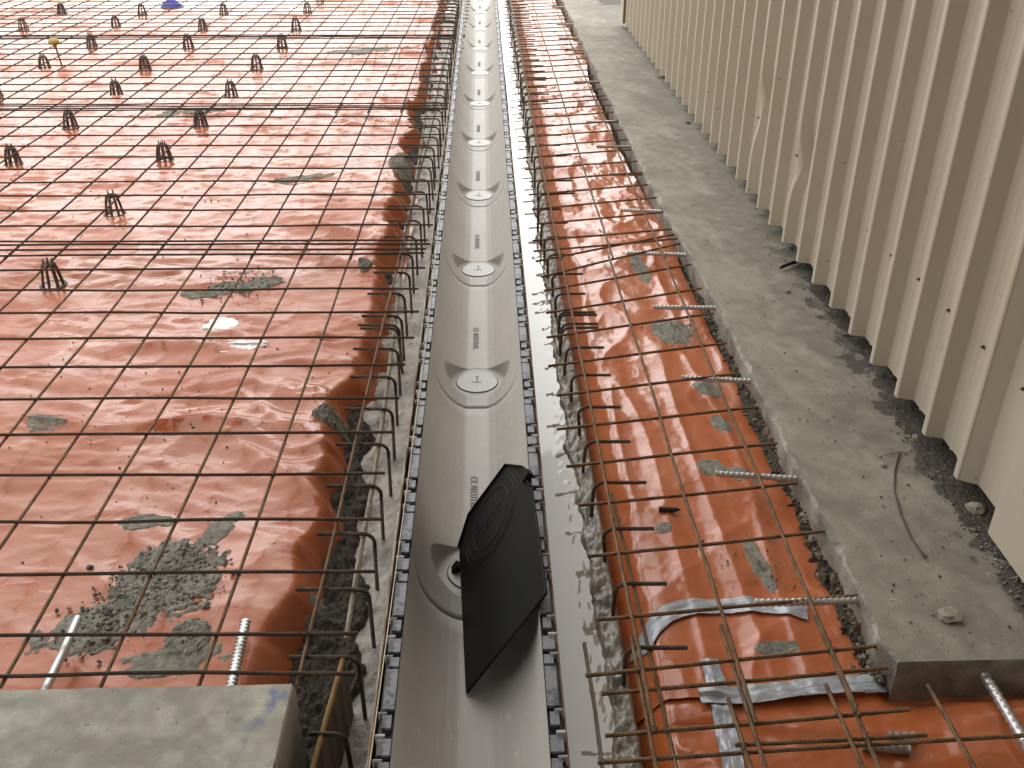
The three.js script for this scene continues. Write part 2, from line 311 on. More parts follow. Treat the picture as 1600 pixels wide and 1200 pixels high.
{
  const slab = thing('concrete_slab', 'old grey concrete slab with a chipped edge under the cladding wall', 'slab', [0, 0, SLAB_D]);
  slab.position.set(0, 0, 0);
  const top = (x, d) => 0.0016 * (fbm(x * 9, d * 9, 3, 246) - 0.5);
  const ds = graded(SLAB_D, 11.8, 0.008, 0.04);
  const ss = [...range(0, 1, 10), ...range(1.1, 2, 12), ...range(2.2, 3, 12), 3.3, 3.7, 4.2, 5];
  const uv = (s, d, p) => [(p[0] - 0.8) / 1.2, (p[2] - 1.3) / 8.4];
  const face = (s, d) => {                        // s 0..1 up the broken face, 1..2 over the chipped arris, 2.. across the top
    const e = slabEdge(d), c = 0.003 + 0.012 * Math.pow(fbm(d * 26, 4, 4, 241), 2) + 0.01 * sstep(0.62, 0.74, fbm(d * 17, 8, 3, 242));
    const rough = (k) => (fbm(d * 55, s * 9, 4, 244) - 0.5) * k * 0.75;
    if (s <= 1) { const y = lerp(-0.22, -c, s); return [e + rough(0.012) + 0.02 * (1 - s) * fbm(d * 6, 9, 2, 245), y, d]; }
    if (s <= 2) { const t = s - 1; return [e + c * 1.25 * t + rough(0.012) * (1 - t * 0.6), lerp(-c, 0, Math.pow(t, 0.8)) + rough(0.006) * (1 - t) * 2 * t, d]; }
    const X = [e + c * 1.25, 1.15, 1.6, 7]; const t = s - 2;
    const x = t <= 1 ? lerp(X[0], X[1], t) : lerp(X[1], X[3], Math.pow((t - 1) / 2, 2.2));
    return [x, top(x, d), d];
  };
  mesh('slab_edge', sheet(ss.filter((s) => s <= 2), ds, face, (s, d, p) => [p[1] * 1.0 + d * 0.2, d]), M.concreteRough, slab);
  mesh('slab_top', sheet(ss.filter((s) => s >= 2), ds, face, uv), M.slab, slab);
  mesh('end_face', sheet(range(0, 1, 16), graded(slabEdge(SLAB_D) + 0.002, 7, 0.01, 0.25), (s, x) => {
    const c = 0.004 + 0.012 * fbm(x * 12, 3, 3, 247);
    return s < 0.7 ? [x, lerp(-0.2, -c, s / 0.7), SLAB_D - 0.004 + 0.004 * fbm(x * 20, s * 6, 3, 248)] : [x, lerp(-c, top(x, SLAB_D), (s - 0.7) / 0.3), SLAB_D - 0.004 + 0.004 * fbm(x * 20, 4.2, 3, 248) * (1 - (s - 0.7) / 0.3) + 0.004 * (s - 0.7) / 0.3];
  }, (s, x, p) => [x, p[1]]), M.concreteRough, slab);
}
// the near slab on the left
{
  const x1 = -0.343, d1 = 1.336, slab = thing('concrete_slab', 'pale concrete slab with a blue painted corner beside the orange sheeting', 'slab', [-1.4, -0.2, 0.8]);
  slab.position.set(0, 0, 0);
  const map = tex(1024, 1024, (u, v) => {
    const x = -1.45 + u * 1.15, d = 0.3 + v * 1.15;
    const a = fbm(x * 6, d * 6, 5, 250), b = fbm(x * 30, d * 30, 4, 252), s = vnoise(x * 400, d * 400, 254);
    let c = mix3([0.235, 0.222, 0.175], [0.4, 0.385, 0.315], sstep(0.3, 0.72, a * 0.65 + b * 0.35));
    c = c.map((q) => q * (0.86 + 0.26 * s * b + 0.05));
    const blue = sstep(-0.43, -0.35, x - 0.10 * (b - 0.5)) * sstep(0.46, 0.6, fbm(x * 14 + 3, d * 10, 4, 256));
    c = mix3(c, [0.09, 0.125, 0.25], blue * 0.75);
    if (vnoise(x * 90, d * 90, 258) > 0.986 && s > 0.3) c = [0.07, 0.062, 0.05];
    return c;
  }, true);
  M.slabL = std({ map, roughness: 0.82, bumpMap: concBump.clone(), bumpScale: 0.0012 }); M.slabL.bumpMap.repeat.set(2, 2);
  const uv = (s, d, p) => [(p[0] + 1.45) / 1.15, (p[2] - 0.3) / 1.15];
  const ed = (x) => d1 + 0.003 * (fbm(x * 15, 2, 3, 260) - 0.5), ex = (d) => x1 + 0.002 * (fbm(d * 15, 5, 3, 261) - 0.5);
  mesh('slab_top', sheet(range(0, 1, 90), range(0, 1, 50), (s, t) => { const d = lerp(0.3, 1, t) ; const X = lerp(-2.2, x1 - 0.004, s), D = lerp(0.3, ed(X) - 0.004, t); return [X + (s > 0.999 ? ex(d) - x1 : 0), 0.001 * (fbm(X * 12, D * 12, 3, 262) - 0.5), D]; }, uv), M.slabL, slab);
  mesh('side_face', sheet(range(0, 1, 14), range(0.3, d1, 60), (s, d) => s < 0.15 ? [x1 - 0.004 + 0.004 * s / 0.15, -0.005 * s / 0.15, Math.min(d, d1 - 0.004)] : [x1 + 0.004 * (fbm(d * 18, s * 8, 3, 263) - 0.5), lerp(-0.005, -0.24, (s - 0.15) / 0.85), d], (s, d, p) => [d, p[1]]), M.concrete, slab);
  mesh('end_face', sheet(range(0, 1, 10), range(-2.2, x1, 60), (s, x) => [x, lerp(0, -0.24, s), lerp(ed(x) - 0.004, d1, Math.min(1, s * 6))], (s, x, p) => [x, p[1]]), M.concrete, slab);
}
// soil and gravel beside the slab
function soilR(x, d) { return -0.112 + 0.02 * (fbm(x * 14, d * 14, 3, 270) - 0.5) - 0.02 * sstep(2.4, 4, d) + 0.045 * sstep(0.79, 0.85, x) * (0.5 + fbm(d * 5, 3, 2, 272)); }
structure('soil', sheet(range(0.6, 0.9, 24), graded(1.385, 11.6, 0.012, 0.04), (x, d) => [x, soilR(x, d), d]), M.soil);
{
  const R = rng(77), n = 5200, g = rock(1, 5, 0.6), im = new THREE.InstancedMesh(g, std({ color: 0xffffff, roughness: 0.95 }), n);
  const m = new THREE.Matrix4(), q = new THREE.Quaternion(), c = new THREE.Color(), e = new THREE.Euler();
  for (let i = 0; i < n; i++) {
    const d = 1.38 + 9.5 * Math.pow(R(), 1.7), x = 0.775 + 0.085 * Math.sqrt(R()), s = 0.0018 + 0.0058 * Math.pow(R(), 3);
    e.set(R() * 6, R() * 6, R() * 6); q.setFromEuler(e);
    m.compose(W(x, soilR(x, d) + s * 0.3, d), q, new THREE.Vector3(s * (1 + R()), s, s * (1 + (R() < 0.3 ? 2 * R() : 0)))); im.setMatrixAt(i, m);
    const k = R(); im.setColorAt(i, k < 0.45 ? c.setRGB(0.06, 0.045, 0.03) : k < 0.8 ? c.setRGB(0.17, 0.13, 0.085) : c.setRGB(0.27, 0.24, 0.19));
  }
  im.name = 'gravel'; im.castShadow = im.receiveShadow = true; tag(im, 'loose brown gravel and dry litter along the chipped slab edge', 'gravel', null, 'stuff'); scene.add(im);
}

// ------------------------------------------------------------------ orange polythene sheeting
const chairSpots = [[-1.722, 3.63], [-1.751, 4.472], [-1.757, 5.333], [-1.736, 6.05], [-1.728, 6.857], [-1.734, 7.758], [-1.688, 8.598], [-1.711, 9.449], [-1.752, 10.386], [-1.698, 10.9], [-2.57, 4.47], [-2.57, 5.282], [-2.542, 6.055], [-2.535, 6.898], [-2.596, 7.757], [-2.489, 8.62], [-2.57, 9.438], [-2.582, 10.328], [-3.37, 6.9], [-3.373, 7.778], [-3.323, 8.672], [-3.421, 9.599], [-3.393, 10.31], [-4.234, 9.483], [-4.232, 10.413]];
const ORD = (() => {
  const one = ['', 'first', 'second', 'third', 'fourth', 'fifth', 'sixth', 'seventh', 'eighth', 'ninth', 'tenth', 'eleventh', 'twelfth', 'thirteenth', 'fourteenth', 'fifteenth', 'sixteenth', 'seventeenth', 'eighteenth', 'nineteenth'], ten = ['', '', 'twent', 'thirt', 'fort', 'fift', 'sixt'];
  return Array.from({ length: 69 }, (_, k) => { const n = k + 1; return n < 20 ? one[n] : n % 10 ? `${ten[Math.floor(n / 10)]}y-${one[n % 10]}` : `${ten[n / 10]}ieth`; });
})();
function memL(x, d) {
  let flat = 0; for (const [a, b] of chairSpots) { const q = (x - a) * (x - a) + (d - b) * (d - b); if (q < 0.12) flat = Math.max(flat, Math.exp(-q / 0.014)); }
  const xe = x - 0.06 * (fbm(d * 3.4, 2, 3, 300) - 0.5) * 2 + 0.012;
  const drop = sstep(-0.44, -0.335, xe);
  const und = (fbm(x * 1.3, d * 1.6, 3, 301) - 0.5) * 0.026;
  const wx = x + 0.12 * fbm(x * 2, d * 2, 2, 309), wd = d + 0.22 * (fbm(x * 0.9, d * 0.7, 3, 302) - 0.5);
  const lat = ridge(fbm(wx * 0.6, wd * 2.6 + wx * 0.35, 2, 303), 3.0) * 0.036 * sstep(0.33, 0.6, fbm(x * 0.9 + 4, d * 1.1, 2, 304));
  const edge = sstep(-1.25, -0.5, x);
  const sd = wd * 0.86 + x * 0.62;
  const rad = ridge(fbm(sd * 4.6, (wd * 0.5 - x) * 1.1, 2, 305), 2.4) * 0.034 * edge * (1 - drop * 0.7);
  const fine = ridge(fbm(wx * 4, wd * 13 + wx * 2, 3, 306), 2) * 0.0095 * (0.5 + 1.5 * sstep(1.7, 2.6, d) * sstep(7.5, 5, d) + 0.5 * sstep(5, 7.5, d)) * (0.35 + fbm(x * 1.7, d * 1.7, 2, 308)) + ridge(fbm(wx * 12, wd * 26 + wx * 5, 2, 307), 1.6) * 0.0026;
  const near = sstep(1.9, 1.4, d) * 0.018 * Math.exp(-Math.pow((x + 0.55 + (d - 1.55) * 0.9) / 0.09, 2));
  return -0.172 + und * (1 - 0.5 * flat) + (lat + fine * 0.7) * (1 - 0.9 * flat) + fine * 0.3 + rad + near - drop * 0.105 + 0.012 * Math.exp(-Math.pow((xe + 0.45) / 0.06, 2));
}
{
  const xs = graded(0, 6.6, 0.0075, 0.035).map((t) => -0.318 - t).reverse(), ds = graded(1.2, 12.2, 0.0088, 0.036);
  const m = mesh('plastic_membrane', sheet(xs, ds, (x, d) => [x, memL(x, d), d]), M.memL);
  tag(m, 'wide wrinkled orange plastic sheeting left of the drain', 'membrane');
}
const edgePix = [[1392, 1068], [1345, 962], [1300, 900], [1255, 800], [1200, 700], [1160, 620], [1120, 550], [1085, 470], [1062, 425], [1054, 398], [1035, 362], [1015, 326], [975, 256], [957, 217], [935, 162], [920, 135], [915, 92], [895, 60], [875, 20], [862, -10]].map(([u, v]) => at(u, v, -0.1));
function edgeR(d) {
  const E = edgePix; if (d <= E[0][2]) return E[0][0];
  for (let i = 1; i < E.length; i++) if (d <= E[i][2]) { const t = (d - E[i - 1][2]) / (E[i][2] - E[i - 1][2]); return lerp(E[i - 1][0], E[i][0], t); }
  return E[E.length - 1][0];
}
function memR(x, d) {
  const e0 = 0.375 + 0.022 * (fbm(d * 5, 7, 4, 310) - 0.5) * 2, up = Math.pow(sstep(0.33, e0 + 0.034, x), 0.8);
  const far = sstep(2.9, 4.2, d), wd = d + 0.15 * fbm(x * 3, d * 2, 2, 311);
  const big = (fbm(x * 3.2, d * 1.4, 3, 312) - 0.5) * 0.024;
  const fold = ridge(fbm((wd - x * 0.9) * 2.6, (x + d * 0.35) * 3.4, 2, 313), 2.6) * lerp(0.008, 0.022, far) * up;
  const longi = ridge(fbm(x * 9, d * 0.9, 2, 316), 2) * 0.009 * up;
  const fine = ridge(fbm(x * 12, wd * 9, 3, 314), 1.6) * lerp(0.0028, 0.007, far) + ridge(fbm(x * 26, d * 26, 2, 315), 1.4) * 0.0012;
  return -0.175 + up * 0.072 + (big + fold + longi) * up + fine - 0.012 * sstep(0.8, 0.86, x);
}
{
  const ds = graded(1.36, 11.6, 0.0085, 0.032);
  const g = sheet(range(0, 1, 84), ds, (s, d) => { const x = lerp(0.33, edgeR(d) + 0.004 * (fbm(d * 20, 1, 2, 317) - 0.5), s); return [x, memR(x, d) + 0.003, d]; });
  tag(mesh('plastic_membrane', g, M.memR), 'long strip of glossy orange plastic sheeting between the drain and the wall slab', 'membrane');
}
function memN(x, d) {
  const up = sstep(0.33, 0.395, x), big = (fbm(x * 3 + 8, d * 3, 3, 320) - 0.5) * 0.04;
  const fold = ridge(fbm(x * 2.2 + d * 1.2, d * 5, 2, 321), 2.4) * 0.022 + ridge(fbm(x * 14, d * 11, 3, 322), 1.6) * 0.004;
  const dip = -0.034 * sstep(0.78, 1.0, x) * sstep(1.0, 1.25, d);
  return -0.175 + up * 0.067 + (big + fold) * up - dip;
}
{
  const g = sheet(range(0, 1, 170), range(0.75, 1.47, 84), (s, d) => { const x = lerp(0.33, 1.9, s); const y = memN(x, d); return [x, d > 1.36 ? Math.min(y, memR(x, d) - 0.004) : d > 1.3 ? lerp(y, Math.min(y, memR(x, 1.36) - 0.004), sstep(1.3, 1.36, d)) : y, d]; });
  tag(mesh('plastic_membrane', g, M.memR), 'rumpled orange plastic sheeting running under the end of the wall slab', 'membrane');
}
const surfR = (x, d) => d < 1.36 ? memN(x, d) : memR(x, d) + 0.003;

// ------------------------------------------------------------------ cladding wall
{
  const P = 0.1985, D0 = 1.918, wall = thing('cladding_wall', 'cream ribbed metal cladding wall standing on the grey slab', 'wall', [0, 0, 0]);
  const XC = 1.2, XP = 1.244;
  const dents = [[1070, 79, 0.03, 0.03], [1078, 90, 0.03, 0.03], [1087, 101, 0.03, 0.035], [1188, 152, 0.04, 0.03], [1180, 185, 0.06, 0.02], [1243, 262, 0.05, 0.03], [1253, 240, 0.05, 0.022], [1578, 600, 0.05, 0.012]].map(([u, v, r, k]) => [...atX(u, v, XC), r, k]);
  const dent = (y, d) => { let s = 0; for (const [yy, dd, r, k] of dents) { const q = ((y - yy) ** 2) / (r * r * 2) + ((d - dd) ** 2) / (r * r); if (q < 6) s += k * Math.exp(-q); } return s; };
  const ys = [...graded(0.034, 0.62, 0.016, 0.02), ...graded(0.7, 5.2, 0.1, 0.6)];
  const pitch = (d) => [[d, XC + 0.003], [d + 0.003, XC], [d + 0.021, XC], [d + 0.025, XC + 0.003], [d + 0.036, XP - 0.002], [d + 0.04, XP], [d + 0.083, XP], [d + 0.086, XP - 0.003], [d + 0.094, XP - 0.003], [d + 0.097, XP], [d + 0.128, XP], [d + 0.131, XP - 0.003], [d + 0.139, XP - 0.003], [d + 0.142, XP], [d + P - 0.016, XP], [d + P - 0.012, XP - 0.002]];
  const skin = (pts) => {
    const a = sheet(range(0, pts.length - 1, pts.length - 1), ys, (i, y) => { const [d, x] = pts[i]; return [x + dent(y, d) + 0.0012 * (fbm(d * 4, y * 1.2, 2, 330) - 0.5) * 2, y + 0.0025 * (vnoise(d * 3, 5, 331) - 0.5), d]; }, (i, y) => [pts[i][0], y]);
    return a;
  };
  for (let k = 0; k < 33; k += 4) {
    const n = Math.min(4, 33 - k), pts = [];
    for (let j = 0; j < n; j++) pts.push(...pitch(D0 + (k + j) * P));
    pts.push([D0 + (k + n) * P, XC + 0.003], [D0 + (k + n) * P + 0.003, XC + 0.0006], [D0 + (k + n) * P + 0.02, XC + 0.0006]);
    mesh('wall_sheet', skin(pts), M.cladding, wall);
  }
  mesh('wall_sheet', skin([[1.736, XP], [1.76, XP], [1.763, XP - 0.003], [1.771, XP - 0.003], [1.774, XP], [1.889, XP], [1.895, XP - 0.002], [1.918, XC + 0.004], [1.93, XC + 0.001]]), M.cladding, wall);
  mesh('corner_flashing', block(1.2, 1.2035, 0.012, 5.2, 0.1, 1.738, 0.001), M.cladding, wall);
  mesh('corner_flashing', block(1.2036, 1.243, 0.012, 5.2, 1.7345, 1.738, 0.001), M.cladding, wall);
  mesh('end_flashing', block(1.19, 1.194, 0.03, 5.2, 8.4, 8.56, 0.001), M.cladding, wall);
  mesh('end_flashing', block(1.194, 1.5, 0.03, 5.2, 8.557, 8.561, 0.001), M.cladding, wall);
  mesh('bottom_rail', block(1.29, 1.36, 0.0, 0.12, 0.3, 8.5, 0.003), M.steel, wall);
  mesh('inner_lining', block(1.36, 1.4, 0.004, 5.2, 0.3, 8.5, 0.003), M.steel, wall);
  const sg = new THREE.CylinderGeometry(0.0032, 0.0032, 0.005, 6).rotateZ(Math.PI / 2), wg = new THREE.CylinderGeometry(0.0052, 0.0052, 0.0014, 10).rotateZ(Math.PI / 2);
  const screw = mergeGeometries([sg.translate(-0.003, 0, 0), wg]);
  for (let k = -1; k < 33; k++) { const d = D0 + k * P + 0.113 + (hash(k + 5, 1, 9) - 0.5) * 0.008; const s = mesh('screw', screw, M.screw, wall); s.position.set(XP - 0.0022, 0.345 + (hash(k + 5, 2, 9) - 0.5) * 0.012, -d); }
}

// ------------------------------------------------------------------ the drain
const font = await new FontLoader().loadAsync('fonts/droid/droid_sans_bold.typeface.json');
const PROF = [[0, -0.251], [0.026, -0.2509], [0.034, -0.2501], [0.042, -0.2477], [0.062, -0.2375], [0.08, -0.222], [0.094, -0.206], [0.108, -0.186], [0.12, -0.163], [0.129, -0.136], [0.135, -0.108], [0.139, -0.075], [0.141, -0.04], [0.1425, -0.004]];
function uY(x) { const a = Math.abs(x); for (let i = 1; i < PROF.length; i++) if (a <= PROF[i][0]) { const t = (a - PROF[i - 1][0]) / (PROF[i][0] - PROF[i - 1][0]); return lerp(PROF[i - 1][1], PROF[i][1], t); } return -0.004; }
const RC = 0.178;                                 // centre of the outlet recess along a unit
{
  const xs = []; for (let i = 1; i < PROF.length; i++) { const [a] = PROF[i - 1], [b] = PROF[i], n = i === 1 ? 11 : i < 11 ? Math.max(3, Math.round((b - a) / 0.0018)) : 4; for (let k = 0; k < n; k++) xs.push(lerp(a, b, k / n)); }
  xs.push(0.1425); const X = [...xs.slice(1).map((x) => -x).reverse(), ...xs];
  const lip = 0.0009;
  const ds = [0, lip, 0.02, ...range(0.05, 0.31, 150), 0.36, 0.45, 0.55, 0.65, 0.75, 0.85, 0.95, 1 - lip, 1];
  const floor = (x, t) => {
    const r = Math.hypot(x, t - RC), rec = -0.2525 + 0.11 * Math.pow(Math.max(0, r - 0.094) / 0.0225, 3); let y = Math.min(uY(x), r < 0.135 ? rec : 9);
    if (t <= 0 || t >= 1) y -= 0.03;
    return y;
  };
  const body = sheet(X, ds, (x, t) => [x * (t <= 0 || t >= 1 ? 1.012 : 1), floor(x, t), lerp(0.0017, 0.9983, t)], (x, t, p) => [x * 1.2, t]);
  const outer = [];
  for (const s of [-1, 1]) outer.push(block(s > 0 ? 0.1432 : -0.166, s > 0 ? 0.166 : -0.1432, -0.3, -0.03, 0.001, 0.999, 0.001));
  outer.push(block(-0.165, 0.165, -0.32, -0.29, 0.0015, 0.9985, 0.001));
  const disc = new THREE.CylinderGeometry(0.071, 0.071, 0.004, 48).translate(0, -0.2512, -RC);
  const groove = new THREE.TorusGeometry(0.0735, 0.0011, 5, 56).rotateX(Math.PI / 2).translate(0, -0.2522, -RC);
  const mark = mergeGeometries([new THREE.BoxGeometry(0.036, 0.001, 0.003).translate(-0.002, -0.2488, -RC + 0.004), new THREE.BoxGeometry(0.006, 0.001, 0.04).translate(0, -0.2488, -RC - 0.018), new THREE.BoxGeometry(0.012, 0.001, 0.006).translate(0, -0.2489, -RC - 0.036)]);
  const tg = new TextGeometry('CE NEUTRAL', { font, size: 0.021, depth: 0.0012, curveSegments: 3, bevelEnabled: false });
  tg.computeBoundingBox(); tg.translate(-tg.boundingBox.min.x, -0.0105, 0);
  tg.scale(0.18 / (tg.boundingBox.max.x - tg.boundingBox.min.x), 1, 1);
  tg.rotateX(-Math.PI / 2); tg.rotateY(-Math.PI / 2);          // lies flat, reads towards the viewer
  tg.translate(-0.006, -0.2507, -0.605);
  M.letter = phys({ color: new THREE.Color().setRGB(0.165, 0.152, 0.132), roughness: 0.5 });
  M.polyDisc = phys({ map: tex(128, 128, (u, v) => { const k = 0.42 + 0.09 * (fbm(u * 6, v * 6, 4, 340, 6) - 0.5); return [k * 1.02, k, k * 0.94]; }, true, 1 / 0.12, 1 / 0.12), roughness: 0.36 });
  const GR = 'one metre drain channel units laid end to end';
  const unit = thing('drain_channel', 'grey polymer concrete drain channel unit with a round outlet recess', 'drain channel', [0, 0, 0.76], GR);
  mesh('trough', body, M.poly, unit); mesh('outer_wall', mergeGeometries(outer), M.poly, unit);
  const dm = mesh('outlet_disc', disc, M.polyDisc, unit); mesh('disc_groove', groove, M.darkRubber, dm); mesh('direction_mark', mark, M.letter, dm);
  mesh('lettering', tg, M.letter, unit);
  // cast edge rails: segments with notches and lugs
  const seg = (s, d0, d1, xi, xo, y1) => block(s > 0 ? xi : -xo, s > 0 ? xo : -xi, -0.05, y1, d0, d1, 0.0025);
  for (const s of [-1, 1]) {
    const rail = mesh('rail_bed', block(s > 0 ? 0.1435 : -0.1715, s > 0 ? 0.1715 : -0.1435, -0.052, -0.016, 0.002, 0.998, 0.001), M.darkRubber, unit);
    for (let q = 0; q < 4; q++) {
      const o = q * 0.25 + 0.004;
      mesh('rail_segment', seg(s, o, o + 0.104, 0.144, 0.1665, 0.0), M.rail, rail);
      mesh('rail_segment', seg(s, o + 0.107, o + 0.136, 0.144, 0.1635, -0.001), M.rail, rail);
      mesh('rail_segment', seg(s, o + 0.145, o + 0.186, 0.144, 0.169, 0.0), M.rail, rail);
      mesh('rail_segment', seg(s, o + 0.207, o + 0.242, 0.1475, 0.165, -0.002), M.rail, rail);
      for (const [p, w] of [[0.1395, 0.006], [0.1935, 0.009], [0.246, 0.0055]]) mesh('lug', seg(s, o + p - w / 2, o + p + w / 2, 0.157, 0.1745, -0.0015), M.peg, rail);
    }
  }
  const lettering = unit.getObjectByName('lettering');
  unit.userData.label = 'grey polymer concrete drain channel unit under the tip of the black plate';
  for (let k = 0; k < 10; k++) { const u = copy(unit, k ? `grey drain channel unit with a round outlet recess, ${ORD[k - 1]} one past the black plate` : 'grey drain channel unit whose round outlet recess is half hidden by the black plate'); u.position.z = -(1.76 + k); u.position.x = (hash(k, 3, 4) - 0.5) * 0.001; }
  delete unit.userData.group; unit.remove(lettering);
}
// laths along the two sides of the drain and the mason's line
{
  const wav = (s, d) => s * (0.1768 + 0.0015 * Math.sin(d * 2.1 + s));
  const lath = (s, y1, w) => { const g = sheet(range(0, 5, 5), graded(0.6, 11.7, 0.05, 0.1), (i, d) => { const p = [[-w, -0.26], [-w, y1 - 0.002], [-w + 0.002, y1], [w - 0.002, y1], [w, y1 - 0.002], [w, -0.26]][i]; return [wav(s, d) + p[0], p[1] + (p[1] > -0.2 ? 0.002 * Math.sin(d * 3.3) : 0), d]; }, (i, d) => [i * 0.1, d]); return g; };
  tag(mesh('timber_lath', lath(-1.03, -0.012, 0.0034), M.lath), 'thin mud stained timber lath between the drain and the grey mortar bed', 'lath');
  tag(mesh('timber_lath', lath(1.0, -0.026, 0.003), M.lath), 'thin brown timber lath between the drain and the standing water', 'lath');
  const a = at(574, 1222, 0.004), b = at(668, 515, 0.004), c = [b[0] + (b[0] - a[0]) * 0.6, 0.002, 5.4];
  tag(mesh('string_line', tube([W(...a), W(lerp(a[0], b[0], 0.5) + 0.001, 0.003, (a[2] + b[2]) / 2), W(...b), W(-0.158, 0.0, 6)], 0.0012, 6), M.string), 'taut pale string line stretched beside the drain', 'string');
}
// black end plate lying across the drain: foot on the channel floor, flank on the right rail
{
  const P4 = W(...at(731, 1083, -0.2475)), P3 = W(...at(856, 924, 0.04)), P6 = W(...at(716.5, 866, -0.238));
  const e2 = P6.clone().sub(P4).normalize(), e1 = P3.clone().sub(P4); const wid = e1.length(); e1.addScaledVector(e2, -e1.dot(e2)).normalize();
  const n = new THREE.Vector3().crossVectors(e1, e2);
  const g = thing('end_plate', 'black plastic channel end plate lying askew in the drain', 'plate'); g.position.copy(P4);
  g.quaternion.setFromRotationMatrix(new THREE.Matrix4().makeBasis(e1, e2, n));
  const nUp = n.y > 0 ? 1 : -1;
  const out = [[0, 0], [0.32, 0], [0.334, 0.365], [0.318, 0.43], [0.318, 0.47], [0.255, 0.562], [0.072, 0.568], [0.012, 0.495]];
  const sx = P3.clone().sub(P4).dot(e1) / 0.322; out.forEach((q) => { q[0] *= sx; q[1] *= 0.968; });
  const s = new THREE.Shape(); out.forEach(([x, y], i) => i ? s.lineTo(x, y) : s.moveTo(x, y)); s.closePath();
  const plate = new THREE.ExtrudeGeometry(s, { depth: 0.004, bevelEnabled: true, bevelThickness: 0.001, bevelSize: 0.001, bevelSegments: 1 });
  mesh('plate', plate, M.black, g);
  const up = nUp > 0 ? 0.005 : -0.001;
  for (const r of [0.125, 0.112, 0.086]) { const t = mesh('pipe_ring', new THREE.TorusGeometry(r, 0.0016, 6, 64), M.black, g); t.position.set(0.17, 0.43, up); }
  // stiffening rim along the curved end, and the clip lugs
  const rim = (a, b) => { const d = new THREE.Vector3(b[0] - a[0], b[1] - a[1], 0), L = d.length(), q = new THREE.BoxGeometry(L, 0.003, 0.007); const m = mesh('rim', q, M.black, g); m.position.set((a[0] + b[0]) / 2, (a[1] + b[1]) / 2, up + nUp * 0.0025); m.rotation.z = Math.atan2(d.y, d.x); };
  for (let i = 2; i < 7; i++) rim(out[i], out[i + 1]);
  const lug = (x, y, a) => { const m = mesh('clip_lug', new THREE.BoxGeometry(0.028, 0.026, 0.016), M.black, g); m.position.set(x, y, up); m.rotation.z = a; };
  lug(-0.008, 0.42, 0); lug(out[3][0] + 0.008, 0.405, 0.2);
  const R = rng(44), strokes = [];                // two worn rows of raised marks, too worn to read
  for (const [y, x0, x1] of [[0.437, 0.1, 0.24], [0.415, 0.115, 0.22]]) for (let x = x0; x < x1; x += 0.0085 + 0.004 * R()) { strokes.push(new THREE.BoxGeometry(0.0016, 0.012, 0.0014).rotateZ((R() - 0.5) * 0.5).translate(x, y, up + nUp * 0.0005)); if (R() < 0.6) strokes.push(new THREE.BoxGeometry(0.005, 0.0016, 0.0014).translate(x + 0.002, y + (R() - 0.5) * 0.01, up + nUp * 0.0006)); }
  mesh('raised_marks', mergeGeometries(strokes), M.black, g);
}
// ------------------------------------------------------------------ reinforcement
const BR = 0.0044;
function straightBar(a, b, step, wob, seed) {
  const n = Math.max(2, Math.round(a.distanceTo(b) / step)), p = [];
  for (let i = 0; i <= n; i++) { const t = i / n, q = a.clone().lerp(b, t); q.y += (vnoise(i * 0.45, seed, 400) - 0.5) * wob; q.x += (vnoise(i * 0.4, seed + 50, 401) - 0.5) * wob; q.z += (vnoise(i * 0.4, seed + 90, 402) - 0.5) * wob; p.push(q); }
  return tube(p, BR, 7);
}
function tieWire(parent, p, seed) {               // a twisted loop round a crossing
  const R = rng(seed), pts = []; const a0 = R() * 6;
  for (let i = 0; i <= 10; i++) { const a = a0 + i / 10 * 5.6; pts.push(new THREE.Vector3(Math.cos(a) * 0.0075, Math.sin(a) * 0.0095, Math.sin(a * 0.5) * 0.006)); }
  pts.push(new THREE.Vector3(0.006, 0.016, 0.004 * R()), new THREE.Vector3(0.012 * R(), 0.024, 0.012 * (R() - 0.5)));
  const m = mesh('tie_wire', tube(pts, 0.0008, 4), M.wire, parent); m.position.copy(p); m.rotation.y = R() * 6;
}
